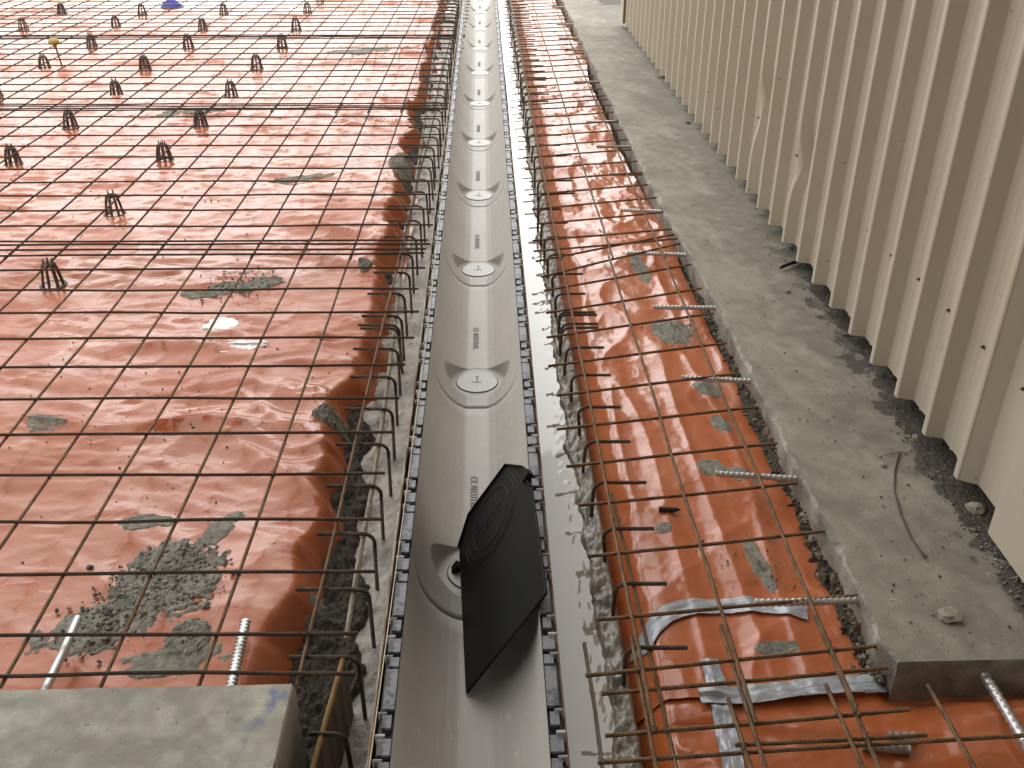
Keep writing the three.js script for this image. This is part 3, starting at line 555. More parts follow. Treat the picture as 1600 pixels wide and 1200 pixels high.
// left: four sheets lapped one over the next; cross bars lie on the long bars
const LY = -0.0725;
{
  const rot = -0.017, c = Math.cos(rot), s = Math.sin(rot), ox = -0.3204, od = 3.528;
  const loc = (l, t, y) => W(ox + c * l - s * t, y, od + s * l + c * t);   // l: to the right of the last long bar, t: ahead of the seventh cross bar
  const sheets = [
    { t: [-2.105, -2.0, -1.8, -1.6, -1.4, -1.2, -1.0, -0.8, -0.6, -0.4, -0.2, 0, 0.2, 0.3], a: -2.14, b: 0.33, dy: 0, dx: 0, lab: 'rusty steel mesh sheet over the orange sheeting beside the near slab corner', w: 2.6 },
    { t: [0.13, 0.24, ...range(0.45, 2.51, 10), 2.62], a: 0.1, b: 2.65, dy: 0.008, dx: 0.009, lab: 'rusty steel mesh sheet, second along from the near slab corner', w: 4.2 },
    { t: [2.5, 2.6, ...range(2.8, 4.86, 10), 4.98], a: 2.46, b: 5.02, dy: 0.0, dx: -0.006, lab: 'rusty steel mesh sheet, third along from the near slab corner', w: 5.4 },
    { t: [4.88, 4.98, ...range(5.18, 7.24, 10), 7.35], a: 4.84, b: 7.5, dy: 0.008, dx: 0.008, lab: 'rusty steel mesh sheet, fourth along from the near slab corner', w: 6.2 },
  ];
  sheets.forEach((S, k) => {
    const g = thing('steel_mesh', S.lab, 'steel mesh', [0, 0, 0], 'mesh sheets lapped over the wide sheeting');
    const n = Math.round(S.w / 0.2);
    for (let i = 0; i < n; i++) mesh('long_bar', straightBar(loc(-0.2 * i + S.dx + (hash(i, k, 7) - 0.5) * 0.004, S.a + (hash(i, k, 8) - 0.5) * 0.02, LY + S.dy), loc(-0.2 * i + S.dx, S.b + (hash(i, k, 9) - 0.5) * 0.02, LY + S.dy), 0.16, 0.006, i * 7 + k * 100), k ? M.barDark : M.barTan, g);
    S.t.forEach((t, i) => mesh('cross_bar', straightBar(loc(0.112 + (hash(i, k, 5) - 0.5) * 0.02, t + (hash(i, k, 6) - 0.5) * 0.008, LY + S.dy + 2 * BR), loc(-S.w, t, LY + S.dy + 2 * BR), 0.16, 0.006, i * 11 + k * 300 + 5), M.barDark, g));
    for (const [i, t] of [[0, S.t[1]], [1, S.t[4]], [0, S.t[6]], [2, S.t[2]], [4, S.t[2]], [6, S.t[2]]]) tieWire(g, loc(-0.2 * i + S.dx, t, LY + S.dy + BR), i * 31 + k * 7 + Math.round(t * 10));
  });
}
// right: long bars lie on the cross bars
const RY = -0.02;
{
  const near = thing('steel_mesh', 'rusty steel mesh strip over the taped end of the orange sheeting', 'steel mesh', [0, 0, 0], 'mesh strips beside the wall slab');
  const mid = thing('steel_mesh', 'rusty steel mesh strip between the silver tape and the first lap', 'steel mesh', [0, 0, 0], 'mesh strips beside the wall slab');
  const far = thing('steel_mesh', 'rusty steel mesh strip beyond the first lap beside the wall slab', 'steel mesh', [0, 0, 0], 'mesh strips beside the wall slab');
  const last = thing('steel_mesh', 'rusty steel mesh strip past the second lap beside the wall slab', 'steel mesh', [0, 0, 0], 'mesh strips beside the wall slab');
  const pb = (g, nm, a, b, y, sd, m = M.barTan) => mesh(nm, straightBar(W(...at(...a, y)), W(...at(...b, y)), 0.14, 0.005, sd), m, g);
  const mb = (g, nm, a, b, sd) => mesh(nm, straightBar(W(...a), W(...b), 0.14, 0.005, sd), M.barTan, g);
  // near strip (lapped under the middle one)
  const NY = RY - 0.012;
  [[[934, 1191], [1640, 1146]], [[946, 1151], [1420, 1109]], [[1150, 1166], [1447, 1147]], [[939, 1084], [1386, 1045]]].forEach(([a, b], i) => pb(near, 'cross_bar', a, b, NY, 500 + i));
  [[[987, 995], [1037, 1250]], [[1125, 977], [1212, 1250]], [[1137, 1090], [1189, 1250]], [[1271, 962], [1393, 1250]], [[1290, 1070], [1373, 1250]], [[1447, 1070], [1551, 1250]]].forEach(([a, b], i) => pb(near, 'long_bar', a, b, NY + 2 * BR, 510 + i));
  pb(near, 'long_bar', [957, 770], [1067, 1250], NY + 2 * BR - 0.01, 520);
  // middle strip
  [[[915, 1056], [1377, 1010]], [[930, 967], [1340, 931]], [[918, 871], [1290, 830]], [[905, 790], [1246, 755]], [[885, 729], [1215, 692]], [[870, 671], [1184, 634]], [[870, 617], [1150, 584]], [[857, 572], [1135, 535]], [[855, 527], [1114, 489]], [[854, 489], [1096, 450]], [[850, 454], [1079, 412]], [[845, 432], [1066, 380]], [[838, 408], [1058, 365]]].forEach(([a, b], i) => pb(mid, 'cross_bar', a, b, RY, 530 + i));
  const far0 = (u, v) => at(u, v, RY + 2 * BR);
  const A = far0(878, 405), Bm = far0(951, 400), C = far0(1037, 402);
  mb(mid, 'long_bar', A, far0(1022, 1146), 550); mb(mid, 'long_bar', Bm, far0(1182, 1130), 551); mb(mid, 'long_bar', C, far0(1345, 1118), 552);
  // farther strips: 0.2 m apart, skewed like the rest
  const strip = (g, d0, n, dx, dy, sd) => {
    for (let i = 0; i < n; i++) { const d = d0 + i * 0.1925 + (i === 0 ? 0.09 : 0); mb(g, 'cross_bar', [0.233 + dx + (hash(i, sd, 3) - 0.5) * 0.03, RY + dy, d], [0.823 + dx - (d > 5 ? 0.02 : 0) + (hash(i, sd, 4) - 0.5) * 0.03, RY + dy, d + 0.125 + (hash(i, sd, 5) - 0.5) * 0.02], 560 + sd * 40 + i); }
    for (const x of [0.321, 0.523, 0.725]) mb(g, 'long_bar', [x + dx, RY + dy + 2 * BR, d0 - 0.02], [x + dx - 0.012, RY + dy + 2 * BR, d0 + n * 0.1925], 700 + sd * 10 + Math.round(x * 10));
  };
  strip(far, 3.48, 13, 0.004, 0.006, 1); strip(last, 5.84, 29, -0.004, 0.0, 2);
  for (const [g, u, v] of [[near, 1022, 1142], [near, 1158, 1164], [mid, 964, 812], [mid, 1300, 1018], [near, 1338, 1117], [near, 1358, 1158], [mid, 897, 508], [mid, 1000, 1048]]) tieWire(g, W(...at(u, v, RY + BR)), u);
}
// starter bars: up out of the bed, bent over towards the mesh
function pin(x0, xc, d, y, yb, skew, lean) {
  const s = Math.sign(xc - x0), r = 0.028, p = [W(x0, y, d + skew), W(lerp(x0, xc, 0.5), y, d + skew * 0.5), W(xc - s * r, y, d)];
  for (let i = 1; i <= 5; i++) { const a = i / 5 * Math.PI / 2; p.push(W(xc - s * r + s * r * Math.sin(a), y - r + r * Math.cos(a), d)); }
  p.push(W(xc + lean * 0.5, (y + yb) / 2, d - 0.004), W(xc + lean, yb, d - 0.008)); return tube(p, 0.0049, 8);
}
{
  const GL = 'bent starter bars along the mortar bed', GRt = 'bent starter bars along the standing water';
  const left = [[482, 1147, 527], [452, 1027, 548], [462, 921, 565], [495, 834, 574], [509, 759, 585], [525, 694, 597], [537, 639, 604], [547, 589, 609], [552, 545, 614], [560, 508, 616], [563, 513, 615], [565, 494, 620], [574, 459, 625], [584, 426, 633], [591, 397, 638], [600, 370, 644], [606, 345, 651], [607, 322, 656], [617, 300, 661], [624, 281, 665], [628, 262, 668], [632, 246, 671], [630, 230, 673]];
  const Y = LY - 2 * BR - 0.002;
  const add = (nm, lab, g, grp) => tag(mesh(nm, g, M.barPin), lab, 'starter bar', grp);
  let dl = 0, k = 0, nl = 0, nr = 0;
  for (const [u, v, uc] of left) { const a = at(u, v, Y), b = at(uc, v, Y); dl = b[2]; add('starter_bar', `hooked steel starter bar in the mortar bed, ${ORD[nl++]} one along from the pale slab`, pin(a[0], b[0] + 0.016, b[2], Y, bedL(b[0], b[2]) - 0.02, a[2] - b[2], 0.012 * (hash(k++, 1, 12) - 0.3)), GL); }
  for (let d = dl + 0.2; d < 11.2; d += 0.2 + (hash(k, 4, 12) - 0.5) * 0.03) { k++; if (hash(k, 6, 12) > 0.86) d -= 0.14; add('starter_bar', `hooked steel starter bar in the mortar bed, ${ORD[nl++]} one along from the pale slab`, pin(-0.42 + (hash(k, 2, 12) - 0.5) * 0.03, -0.232 + (hash(k, 3, 12) - 0.5) * 0.012, d, Y, bedL(-0.23, d) - 0.02, (hash(k, 5, 12) - 0.5) * 0.02, 0.012 * (hash(k, 1, 12) - 0.3)), GL); }
  const right = [[1074, 1012, 978], [1042, 912, 962], [1022, 826, 944], [1010, 754, 928], [985, 690, 915], [970, 636, 904], [954, 586, 893], [944, 543, 885], [935, 512, 878], [935, 506, 877], [933, 492, 874], [930, 488, 873], [915, 459, 868], [911, 428, 863], [897, 398, 856], [897, 371, 851], [887, 348, 846], [877, 327, 841]];
  const YR = RY - 0.006; let dr = 0;
  for (const [u, v, uc] of right) { const a = at(u, v, YR), b = at(uc, v, YR); dr = b[2]; add('starter_bar', `hooked steel starter bar beside the standing water, ${ORD[nr++]} one along from the silver tape`, pin(a[0], b[0], b[2], YR, bedR(b[0], b[2]) - 0.03, a[2] - b[2], 0.014 * (hash(k++, 1, 13) - 0.4)), GRt); }
  for (let d = dr + 0.2; d < 11.2; d += 0.2 + (hash(k, 4, 13) - 0.5) * 0.03) { k++; if (hash(k, 6, 13) > 0.82) d -= 0.14; add('starter_bar', `hooked steel starter bar beside the standing water, ${ORD[nr++]} one along from the silver tape`, pin(0.45 + (hash(k, 2, 13) - 0.5) * 0.04, 0.286 + (hash(k, 3, 13) - 0.5) * 0.012, d, YR, bedR(0.286, d) - 0.03, (hash(k, 5, 13) - 0.5) * 0.03, 0.014 * (hash(k, 1, 13) - 0.4)), GRt); }
  // the mud caked bar inside the left hooks and the steel edge it rests on
  const p = [[541, 1000], [560, 880], [582, 760], [600, 640], [613, 540], [626, 430], [642, 330], [655, 250], [668, 160], [684, 40]].map(([u, v]) => { const q = at(u, v, Y - 0.012); return W(...q); });
  tag(mesh('edge_bar', tube(p, 0.0066, 8, (l, a) => 1 + 0.3 * (fbm(l * 40, a * 2, 2, 410) - 0.4)), M.barMud), 'mud caked steel bar running inside the hooked bars', 'steel bar');
  const q0 = at(537, 1030, -0.09), q1 = at(482, 1225, -0.09);
  M.boardFace = std({ map: rustMap([0.1, 0.085, 0.068], [0.16, 0.138, 0.112], [0.2, 0.18, 0.15], 15), roughness: 0.85 });
  M.edgeTop = std({ map: rustMap([0.2, 0.115, 0.03], [0.3, 0.2, 0.07], [0.12, 0.075, 0.04], 14), roughness: 0.75 });
  const eb = thing('edge_board', 'rusty edged board standing upright beside the near slab corner', 'board', [0, 0, 0]);
  mesh('board', sheet([0, 1, 2, 3], range(0, 1, 8), (i, t) => { const x = lerp(q0[0], q1[0], t), d = lerp(q0[2], q1[2], t); return [[x - 0.006, -0.27, d], [x - 0.006, -0.094, d], [x + 0.004, -0.094, d], [x + 0.008, -0.27, d]][i]; }), M.boardFace, eb);
  mesh('edge_bar', tube([W(q0[0], -0.087, q0[2]), W((q0[0] + q1[0]) / 2, -0.087, (q0[2] + q1[2]) / 2), W(q1[0], -0.087, q1[2])], 0.0062, 8), M.edgeTop, eb);
  // bars at the foot of the right hooks
  tag(mesh('foot_bar', tube([W(...at(913, 1005, -0.131)), W(...at(930, 1110, -0.131)), W(...at(945, 1230, -0.131))], 0.0045, 7), M.barMud), 'thin mud coated bar lying along the edge of the standing water', 'steel bar');
}
// dowels drilled into the slabs: twisted bars
function dowelGeo(a, b, r, deep, pitch) {
  const n = Math.round(a.distanceTo(b) / 0.0028), p = []; for (let i = 0; i <= n; i++) p.push(a.clone().lerp(b, i / n));
  return tube(p, r, 14, (l, t) => 1 + deep * Math.max(0, Math.sin(t + l / pitch * Math.PI * 2)) ** 2 - deep * 0.5);
}
{
  const G = 'steel dowels sticking out of the wall slab', Y = RY - 0.008;
  const px = [[1118, 740, 0.25], [1065, 590, 0], [1020, 480, 0.4], [980, 395, 0.1], [970, 328, 0.2], [952, 272, 0.5], [932, 229, 0.5], [916, 190, 0.4], [897, 128, 0.5], [882, 78, 0.5], [873, 60, 0.5], [870, 38, 0.5], [862, 11, 0.5]];
  let dk = 0;
  for (const [u, v, dull] of px) { const a = at(u, v, Y), e = slabEdge(a[2]) + 0.03; tag(mesh('dowel', dowelGeo(W(...a), W(e, Y + 0.002, a[2] - 0.02 + 0.11 * (e - a[0]) * (dull < 0.3 ? -0.6 : 0.1)), 0.0088, 0.26, 0.0135), dull > 0.45 ? M.dowelDull : M.dowel), `ribbed steel dowel sticking out of the wall slab, ${ORD[dk++]} one past the silver tape`, 'dowel', G); }
  const a = at(1180, 942, Y + 0.004), b = at(1356, 938, Y + 0.004);
  tag(mesh('dowel', dowelGeo(W(...a), W(b[0] + 0.03, Y + 0.004, b[2]), 0.0088, 0.26, 0.0135), M.dowel), 'bright ribbed dowel lying over the silver tape at the slab edge', 'dowel');
  tag(mesh('dowel', dowelGeo(W(1.03, -0.04, SLAB_D + 0.05), W(...at(1612, 1178, -0.05)), 0.0105, 0.2, 0.016), M.dowel), 'thick ribbed dowel sticking out of the slab end', 'dowel');
  tag(mesh('dowel', tube([W(...at(122, 966, -0.092)), W(...at(99, 1018, -0.09)), W(...at(60, 1100, -0.09))], 0.0095, 14), M.dowel), 'smooth bright dowel sticking out of the pale slab', 'dowel');
  M.dowelBright = std({ color: new THREE.Color().setRGB(0.55, 0.55, 0.54), roughness: 0.38, metalness: 0.75 });
  const c = W(...at(384, 970, -0.09)), e = W(...at(355, 1100, -0.09)), nn = 110, pp = []; for (let i = 0; i <= nn; i++) pp.push(c.clone().lerp(e, i / nn));
  tag(mesh('dowel', tube(pp, 0.0092, 12, (l, t) => 0.85 + 0.5 * sstep(-0.2, 0.5, Math.sin(l / 0.0105 * Math.PI * 2)) * Math.pow(Math.abs(Math.sin(t + 0.1)), 3)), M.dowelBright), 'notched flat dowel sticking out of the pale slab', 'dowel');
  // two short pieces left lying
  const lie = (u, v) => { const q = at(u, v, -0.085); return W(q[0], surfR(q[0], q[2]) + 0.0105, q[2]); };
  const r1 = dowelGeo(lie(1346, 1166), lie(1420, 1177), 0.0105, 0.22, 0.014), r2 = dowelGeo(lie(1388, 1155), lie(1431, 1160), 0.0105, 0.22, 0.014);
  tag(mesh('bar_offcut', r1, M.dowelDull), 'longer ribbed bar offcut lying on the rumpled sheeting', 'offcut'); tag(mesh('bar_offcut', r2, M.dowelDull), 'shorter ribbed bar offcut behind the longer one', 'offcut');
}
// bar chairs under the left mesh
{
  const H = 0.1, chair = thing('bar_chair', 'dark plastic bar chair holding the mesh off the wide sheeting', 'bar chair', [0, 0, 0], 'bar chairs under the mesh');
  const ringS = new THREE.Shape(); ringS.absarc(0, 0, 0.058, 0, Math.PI * 2); const hole = new THREE.Path(); hole.absarc(0, 0, 0.043, 0, Math.PI * 2, true); ringS.holes.push(hole);
  const ring = new THREE.ExtrudeGeometry(ringS, { depth: 0.004, bevelEnabled: true, bevelThickness: 0.0012, bevelSize: 0.0012, bevelSegments: 1, curveSegments: 20 }).rotateX(-Math.PI / 2).translate(0, 0.001, 0);
  mesh('base_ring', ring, M.chair, chair);
  for (let i = 0; i < 8; i++) {
    const a = i / 8 * Math.PI * 2 + 0.2, c = Math.cos(a), s = Math.sin(a), pr = [[0.046, 0.004], [0.041, 0.03], [0.035, 0.058], [0.028, 0.08], [0.02, 0.088]];
    mesh('leg', tube(pr.map(([r, y]) => new THREE.Vector3(c * r, y, s * r)), 0.0064, 6), M.chair, chair);
  }
  mesh('collar', new THREE.LatheGeometry([[0.009, 0.08], [0.022, 0.078], [0.025, 0.084], [0.02, 0.092], [0.009, 0.092]].map(([r, y]) => new THREE.Vector2(r, y)), 14), M.chair, chair);
  for (let i = 0; i < 4; i++) { const a = i * Math.PI / 2 + 0.6; mesh('prong', tube([new THREE.Vector3(Math.cos(a) * 0.017, 0.088, Math.sin(a) * 0.017), new THREE.Vector3(Math.cos(a) * 0.0185, 0.108, Math.sin(a) * 0.0185)], 0.004, 5), M.chair, chair); }
  const rowOf = (x) => x > -2.1 ? 0 : x > -2.95 ? 1 : x > -3.8 ? 2 : 3, count = [0, 0, 0, 0], rows = ['the row beside the drain', 'the second row out from the drain', 'the third row out from the drain', 'the fourth row out from the drain'];
  chairSpots.forEach(([x, d], i) => { const o = i ? copy(chair) : chair; const k = rowOf(x); o.userData.label = `bar chair under the mesh, ${ORD[count[k]++]} along in ${rows[k]}`; const y = memL(x, d) - 0.002; o.position.set(x, y, -d); o.scale.y = (LY + 0.004 - y) / 0.092; o.scale.x = o.scale.z = 0.9; o.rotation.y = hash(i, 1, 15) * 6; });
}

// ------------------------------------------------------------------ tape, splashes, litter
function tapeStrip(px, w, y, lift, label, seed) {
  const P = px.map(([u, v]) => { const q = at(u, v, y); return new THREE.Vector3(q[0], 0, -q[2]); }), cv = new THREE.CatmullRomCurve3(P);
  const g = sheet(range(0, 1, 70), range(-1, 1, 12), (t, s) => {
    const p = cv.getPointAt(t), q = cv.getTangentAt(t), nx = -q.z, nz = q.x, e = (t < 0.03 || t > 0.97) ? 0.95 + 0.1 * vnoise(s * 5, seed, 420) : 1;
    const x = p.x + nx * s * w / 2 * e, z = p.z + nz * s * w / 2 * e;
    return [x, surfR(x, -z) + lift + 0.004 * ridge(fbm(t * 9, s * 2.4 + t * 3, 3, 421 + seed), 1.3), -z];
  }, (t, s) => [t * 0.5, s * 0.025]);
  tag(mesh('duct_tape', g, M.tape), label, 'tape');
}
tapeStrip([[1001, 1004], [1018, 978], [1050, 955], [1095, 945], [1180, 943], [1262, 954]], 0.046, -0.085, 0.004, 'silver tape strip curving over the edge of the long sheeting', 1);
tapeStrip([[1093, 1089], [1150, 1087], [1240, 1078], [1320, 1070], [1383, 1070]], 0.046, -0.09, 0.006, 'silver tape strip lying across the sheeting near the slab corner', 2);
tapeStrip([[1106, 1030], [1117, 1060], [1126, 1100], [1136, 1145], [1146, 1205]], 0.042, -0.09, 0.003, 'silver tape strip running lengthwise under the crossing strip', 3);

// splashes of dried mortar: thin ragged patches that follow the sheeting
function splat(cx, cd, rx, rd, rot, surf, thick, seed, thr = 0.5, n = 60) {
  const c = Math.cos(rot), s = Math.sin(rot), H = new Float32Array((n + 1) * (n + 1)), P = [], U = [], I = [];
  for (let j = 0; j <= n; j++) for (let i = 0; i <= n; i++) {
    const a = i / n * 2 - 1, b = j / n * 2 - 1, x = cx + c * a * rx - s * b * rd, d = cd + s * a * rx + c * b * rd;
    const h = fbm(x * 14, d * 14, 4, seed) * 0.55 + fbm(x * 42, d * 42, 4, seed + 9) * 0.62 + 0.2 - 0.62 * (a * a + b * b) - thr + 0.12;
    H[j * (n + 1) + i] = h;
    const hh = clamp(h / 0.12, -1, 1); P.push(x, surf(x, d) + thick * hh + thick * 0.8 * Math.max(0, hh) * (vnoise(x * 240, d * 240, seed + 3) - 0.4), -d); U.push(x, d);
    if (i < n && j < n) I.push([j * (n + 1) + i]);
  }
  const F = []; for (const [k] of I) { const q = [k, k + 1, k + n + 1, k + n + 2]; if (q.some((m) => H[m] > 0)) { F.push(k, k + 1, k + n + 2, k, k + n + 2, k + n + 1); } }
  const g = new THREE.BufferGeometry(); g.setAttribute('position', new THREE.Float32BufferAttribute(P, 3)); g.setAttribute('uv', new THREE.Float32BufferAttribute(U, 2)); g.setIndex(F); g.computeVertexNormals(); return g;
}
const splash = (label, cat, ...a) => { const g = splat(...a); if (g.index.count > 30) tag(mesh(cat === 'dirt' ? 'dirt_patch' : 'mortar_splash', g, cat === 'dirt' ? M.soil : M.splat), label, cat); };
const onL = (u, v) => { const q = at(u, v, -0.155); return [q[0], q[2]]; }, onR = (u, v) => { const q = at(u, v, -0.09); return [q[0], q[2]]; };
{
  splash('broad patch of spilt mortar crumbs on the sheeting near the pale slab', 'mortar', ...onL(270, 915), 0.17, 0.17, 0.4, memL, 0.006, 450, 0.47, 110);
  splash('dark wet mortar smear round the smooth dowel', 'mortar', ...onL(150, 980), 0.17, 0.1, 0.3, memL, 0.004, 452, 0.46, 80);
  splash('light mortar crumbs beside the notched dowel', 'mortar', ...onL(300, 1012), 0.06, 0.05, 0.2, memL, 0.006, 454, 0.46);
  splash('thin mortar splash below the notched dowel', 'mortar', ...onL(270, 1045), 0.16, 0.05, 0.1, memL, 0.003, 455, 0.52);
  splash('ragged grey mortar lumps on the wide sheeting by the mesh lap', 'mortar', ...onL(375, 447), 0.25, 0.07, 0.25, memL, 0.005, 456, 0.52, 80);
  splash('small mortar splash left of the mesh lap lumps', 'mortar', ...onL(310, 458), 0.09, 0.05, 0.1, memL, 0.004, 457, 0.53);
  splash('lump of mortar dropped on the sheeting edge by the hooked bars', 'mortar', ...onL(526, 657), 0.075, 0.055, 0.2, memL, 0.012, 458, 0.44);
  splash('mortar lump beside the farther hooked bars', 'mortar', ...onL(573, 423), 0.035, 0.07, 0.2, memL, 0.012, 459, 0.46);
  splash('mortar heap against the hooked bars past the mesh lap', 'mortar', ...onL(628, 262), 0.08, 0.22, 0, memL, 0.014, 460, 0.5);
  splash('faint grey mortar stain close to the long bars', 'mortar', ...onL(75, 670), 0.09, 0.08, -0.3, memL, 0.0012, 461, 0.55);
  splash('faint mortar streak near the edge of the sheeting', 'mortar', ...onL(345, 830), 0.04, 0.12, -0.4, memL, 0.0025, 462, 0.5);
  splash('thin mortar stain along the sheeting fold', 'mortar', ...onL(235, 820), 0.1, 0.035, 0.1, memL, 0.003, 463, 0.48);
  splash('row of small mortar crumbs out on the shiny sheeting', 'mortar', ...onL(290, 181), 0.3, 0.07, 0.0, memL, 0.004, 464, 0.56);
  splash('muddy mortar patch far out on the shiny sheeting', 'mortar', ...onL(560, 85), 0.35, 0.22, 0.0, memL, 0.003, 465, 0.56);
  splash('mortar crumbs on the shiny sheeting beyond the fold', 'mortar', ...onL(475, 280), 0.22, 0.06, 0.1, memL, 0.004, 466, 0.56);
  splash('mud smeared over the sheeting edge beside the rusty board', 'mortar', ...onL(510, 965), 0.05, 0.14, 0.3, memL, 0.002, 467, 0.44, 80);
  splash('long grey mortar smear on the strip sheeting', 'mortar', ...onR(1050, 520), 0.09, 0.12, 0.2, surfR, 0.0012, 470, 0.46, 80);
  splash('grey mortar smear ending at the second dowel', 'mortar', ...onR(1105, 605), 0.045, 0.06, 0.3, surfR, 0.0014, 471, 0.4);
  splash('oval mortar splash on the strip sheeting', 'mortar', ...onR(1126, 666), 0.035, 0.05, 0.2, surfR, 0.0014, 472, 0.38);
  splash('round mortar blot at the tip of the nearest wall dowel', 'mortar', ...onR(1110, 736), 0.042, 0.04, 0, surfR, 0.0014, 473, 0.36);
  splash('mortar streak under the nearest wall dowel', 'mortar', ...onR(1155, 745), 0.06, 0.04, -0.5, surfR, 0.0014, 474, 0.42);
  splash('small mortar dab beside the black marker stub', 'mortar', ...onR(1036, 828), 0.022, 0.024, 0, surfR, 0.0012, 475, 0.38);
  splash('thin mortar trail on the strip sheeting', 'mortar', ...onR(1185, 880), 0.025, 0.1, 0.1, surfR, 0.0012, 476, 0.47);
  splash('gritty mortar patch between the two tape strips', 'mortar', ...onR(1215, 1010), 0.06, 0.025, 0.1, surfR, 0.002, 477, 0.44);
  splash('grey mortar streak near the far dowels', 'mortar', ...onR(1000, 425), 0.035, 0.16, 0.1, surfR, 0.0014, 478, 0.44);
  splash('earth and grit washed along the foot of the cladding', 'dirt', 1.24, 2.0, 0.082, 0.55, 0, () => 0.0, 0.004, 480, 0.46, 110);
  splash('earth and grit under the farther cladding ribs', 'dirt', 1.245, 3.0, 0.05, 0.6, 0, () => 0.0, 0.003, 481, 0.5, 110);
}
{
  M.pool = phys({ color: new THREE.Color().setRGB(0.3, 0.25, 0.21), roughness: 0.015, ior: 1.4, clearcoat: 1, clearcoatRoughness: 0.01 });
  const pool = (label, u, v, rx, rd, seed) => { const [x, d] = onL(u, v), y = memL(x, d) + 0.006; tag(mesh('rain_puddle', splat(x, d, rx, rd, 0.25, () => y, 0.0002, seed, 0.42, 50), M.pool), label, 'puddle'); };
  pool('small bright puddle on the wide sheeting under the mesh', 348, 508, 0.07, 0.06, 490); pool('longer bright puddle in a fold of the wide sheeting', 378, 550, 0.1, 0.045, 492);
}
// loose crumbs nobody could count
{
  const R = rng(91), n = 2600, im = new THREE.InstancedMesh(rock(1, 8, 0.7), std({ color: 0xffffff, roughness: 0.9 }), n), m = new THREE.Matrix4(), q = new THREE.Quaternion(), e = new THREE.Euler(), c = new THREE.Color();
  const heaps = [[onL(265, 915), 0.12, 900, memL], [onL(170, 975), 0.11, 260, memL], [onL(300, 1012), 0.035, 90, memL], [onL(375, 445), 0.14, 220, memL], [onL(528, 657), 0.04, 60, memL], [[-0.9, 2.6], 0.8, 160, memL], [[-1.5, 4.5], 1.3, 150, memL], [onR(1190, 880), 0.14, 60, surfR], [onR(1060, 520), 0.13, 60, surfR], [[1.19, 2.1], 0.0, 420, () => 0.001], [[1.0, 2.6], -1, 220, () => 0.001]];
  let i = 0;
  for (const [[hx, hd], r, k, sf] of heaps) for (let j = 0; j < k && i < n; j++, i++) {
    let x, d; if (r > 0) { const a = R() * 6.283, rr = r * Math.sqrt(-Math.log(1 - R() * 0.97)) * 0.72; x = hx + Math.cos(a) * rr; d = hd + Math.sin(a) * rr; } else if (r === 0) { x = 1.19 + 0.09 * (R() - 0.35); d = 1.5 + 3.2 * R() * R(); } else { x = 0.88 + 0.33 * R(); d = 1.4 + 5 * R() * R(); }
    if (sf === memL && (x > -0.36 || d < 1.35)) { x = hx; d = hd; }
    const s = (r < 0 ? 0.0012 : 0.0018) + (sf === memL && r < 0.2 ? 0.0042 : 0.0024) * Math.pow(R(), 3);
    e.set(R() * 6, R() * 6, R() * 6); q.setFromEuler(e); m.compose(W(x, sf(x, d) + s * 0.6 + (r > 0.1 && r < 0.2 ? 0.004 : 0), d), q, new THREE.Vector3(s * 1.2, s, s)); im.setMatrixAt(i, m);
    const t = R(); im.setColorAt(i, t < 0.6 ? c.setRGB(0.2, 0.187, 0.152) : t < 0.8 ? c.setRGB(0.12, 0.108, 0.088) : c.setRGB(0.29, 0.27, 0.225));
  }
  im.count = i; im.name = 'crumbs'; im.castShadow = im.receiveShadow = true; tag(im, 'loose crumbs of mortar and grit scattered on sheeting and slab', 'crumbs', null, 'stuff'); scene.add(im);
}
// stones one can pick out
const pebble = (label, x, d, surf, r, seed, mat, flat) => { const o = mesh('stone', rock(r, seed, flat), mat); o.position.set(x, surf(x, d) + r * 0.35, -d); tag(o, label, 'stone'); };
{
  const y0 = () => 0;
  pebble('dark angular stone in the spilt mortar near the pale slab', ...onL(172, 963), memL, 0.013, 21, M.stoneDark);
  pebble('pale pointed stone on the sheeting beside the notched dowel', ...onL(325, 968), memL, 0.014, 22, M.stone);
  pebble('dark stone at the upper edge of the spilt mortar', ...onL(141, 890), memL, 0.009, 23, M.stoneDark);
  const s = (u, v) => { const q = at(u, v, 0); return [q[0], q[2]]; };
  pebble('rough flake of concrete lying on the wall slab near its corner', ...s(1482, 965), y0, 0.024, 24, M.stone, 0.35);
  pebble('broken concrete lump at the foot of the cladding', ...s(1524, 797), y0, 0.024, 25, M.stone, 0.55);
  pebble('small grey pebble beside the dry twig', ...s(1380, 729), y0, 0.008, 26, M.stone);
  pebble('small pale pebble at the top of the dry twig', ...s(1430, 685), y0, 0.011, 27, M.stone);
  pebble('white pebble on the slab near the black strap', ...s(1230, 457), y0, 0.011, 28, M.stone);
  pebble('dark stone on the slab under the bent cladding', ...s(1075, 193), y0, 0.014, 29, M.stoneDark);
  pebble('dark chip at the foot of a cladding rib', ...s(1323, 525), y0, 0.014, 30, M.stoneDark, 0.5);
  pebble('pale crumbled lumps under the dented cladding', ...s(1032, 121), y0, 0.03, 31, M.stone, 0.5);
}
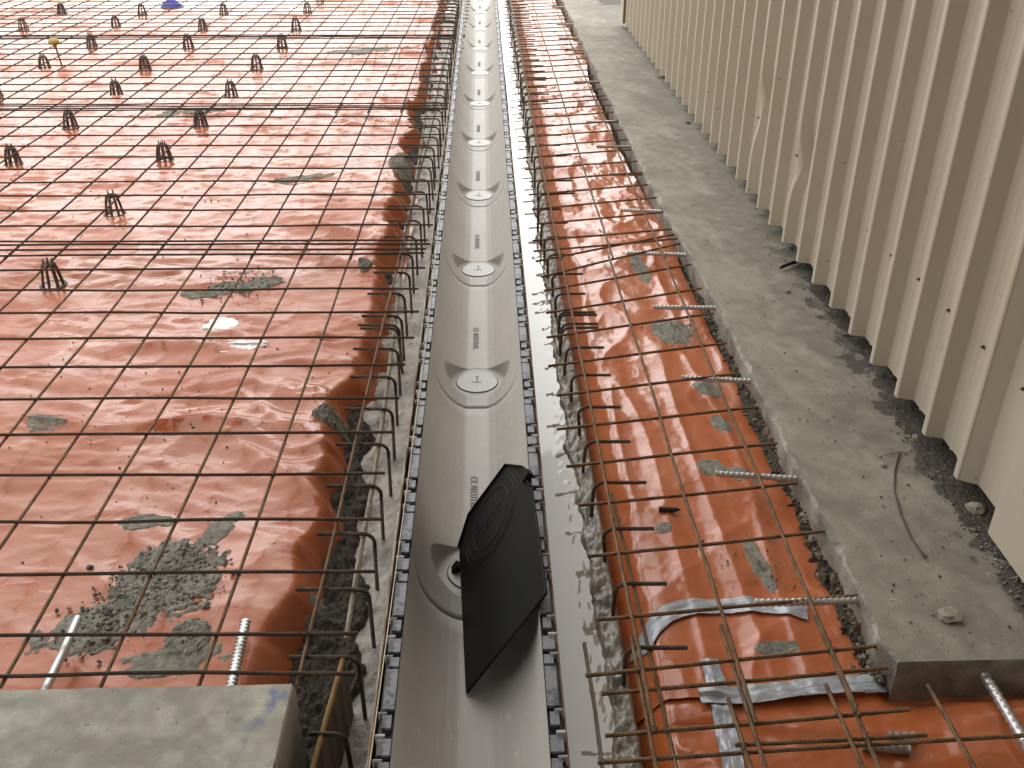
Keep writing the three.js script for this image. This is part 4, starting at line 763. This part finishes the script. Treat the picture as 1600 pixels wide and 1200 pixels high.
// twig, strap, marker stub, capped pin, blue scrap
{
  const s = (u, v, y = 0.004) => W(...at(u, v, y));
  const tw = thing('dry_twig', 'dry bent twig lying on the wall slab', 'twig');
  mesh('stem', tube([s(1405, 706), s(1398, 735), s(1397, 765), s(1406, 800), s(1422, 838), s(1436, 858), s(1448, 870)], 0.0023, 6, (l) => 0.7 + 0.5 * vnoise(l * 60, 3, 430)), M.twig, tw);
  mesh('side_shoot', tube([s(1384, 712), s(1400, 706), s(1418, 708), s(1428, 700)], 0.001, 4), M.twig, tw);
  mesh('side_shoot', tube([s(1436, 858), s(1441, 866), s(1444, 872)], 0.0016, 4), M.twig, tw);
  const st = thing('rubber_strap', 'black folded rubber strap poking out under the cladding', 'strap');
  mesh('strip', tube([s(1219, 419, 0.012), s(1234, 413, 0.014), s(1262, 405, 0.014)], 0.0055, 4), M.darkRubber, st);
  mesh('strip', tube([s(1221, 416, 0.022), s(1236, 410, 0.022), s(1262, 402, 0.022)], 0.004, 4), M.darkRubber, st);
  const mk = thing('marker_stub', 'short black marker stub lying on the strip sheeting', 'marker');
  const a = at(1029, 801, -0.083), b = at(1054, 802, -0.083), c = at(1062, 802, -0.083);
  const ya = surfR(a[0], a[2]) + 0.007; for (const q of [a, b, c]) q[1] = ya;
  mesh('barrel', tube([W(...a), W(...b)], 0.0068, 12), M.darkRubber, mk);
  mesh('tip', tube([W(...b), W(lerp(b[0], c[0], 0.5), ya, lerp(b[2], c[2], 0.5)), W(...c)], 0.0068, 12, (l) => Math.max(0.15, 1 - l / 0.022)), M.darkRubber, mk);
  const [px, , pd] = at(97, 104, -0.165), cp = thing('capped_pin', 'thin steel pin with a faded yellow cap standing in the sheeting', 'pin', [px, memL(px, pd) - 0.01, pd]);
  mesh('pin', tube([new THREE.Vector3(0, 0, 0), new THREE.Vector3(-0.02, 0.19, 0)], 0.006, 7), M.barDark, cp);
  const cap = mesh('cap', new THREE.LatheGeometry([[0, 0.042], [0.02, 0.04], [0.036, 0.03], [0.042, 0.014], [0.04, 0], [0.014, -0.004], [0.013, -0.03], [0.006, -0.031]].map(([r, y]) => new THREE.Vector2(r, y)), 20), M.yellow, cp); cap.position.set(-0.02, 0.17, 0); cap.rotation.z = 0.1;
  const [bx, , bd] = at(268, 4, -0.12);
  const bg = sheet(range(-1, 1, 18), range(-1, 1, 14), (p, q) => { const x = bx + p * 0.12 * (1 - 0.2 * q * q), d = bd + q * 0.08; return [x, memL(x, d) + 0.006 + 0.09 * Math.max(0, 1 - p * p - q * q) * (0.4 + fbm(p * 3 + 4, q * 3 + 4, 3, 440)), d]; });
  tag(mesh('plastic_scrap', bg, M.blue), 'crumpled blue plastic scrap far out on the wide sheeting', 'scrap');
}
scene.traverse((o) => { if (o.isMesh) { o.castShadow = true; o.receiveShadow = true; } });
renderer.render(scene, camera);
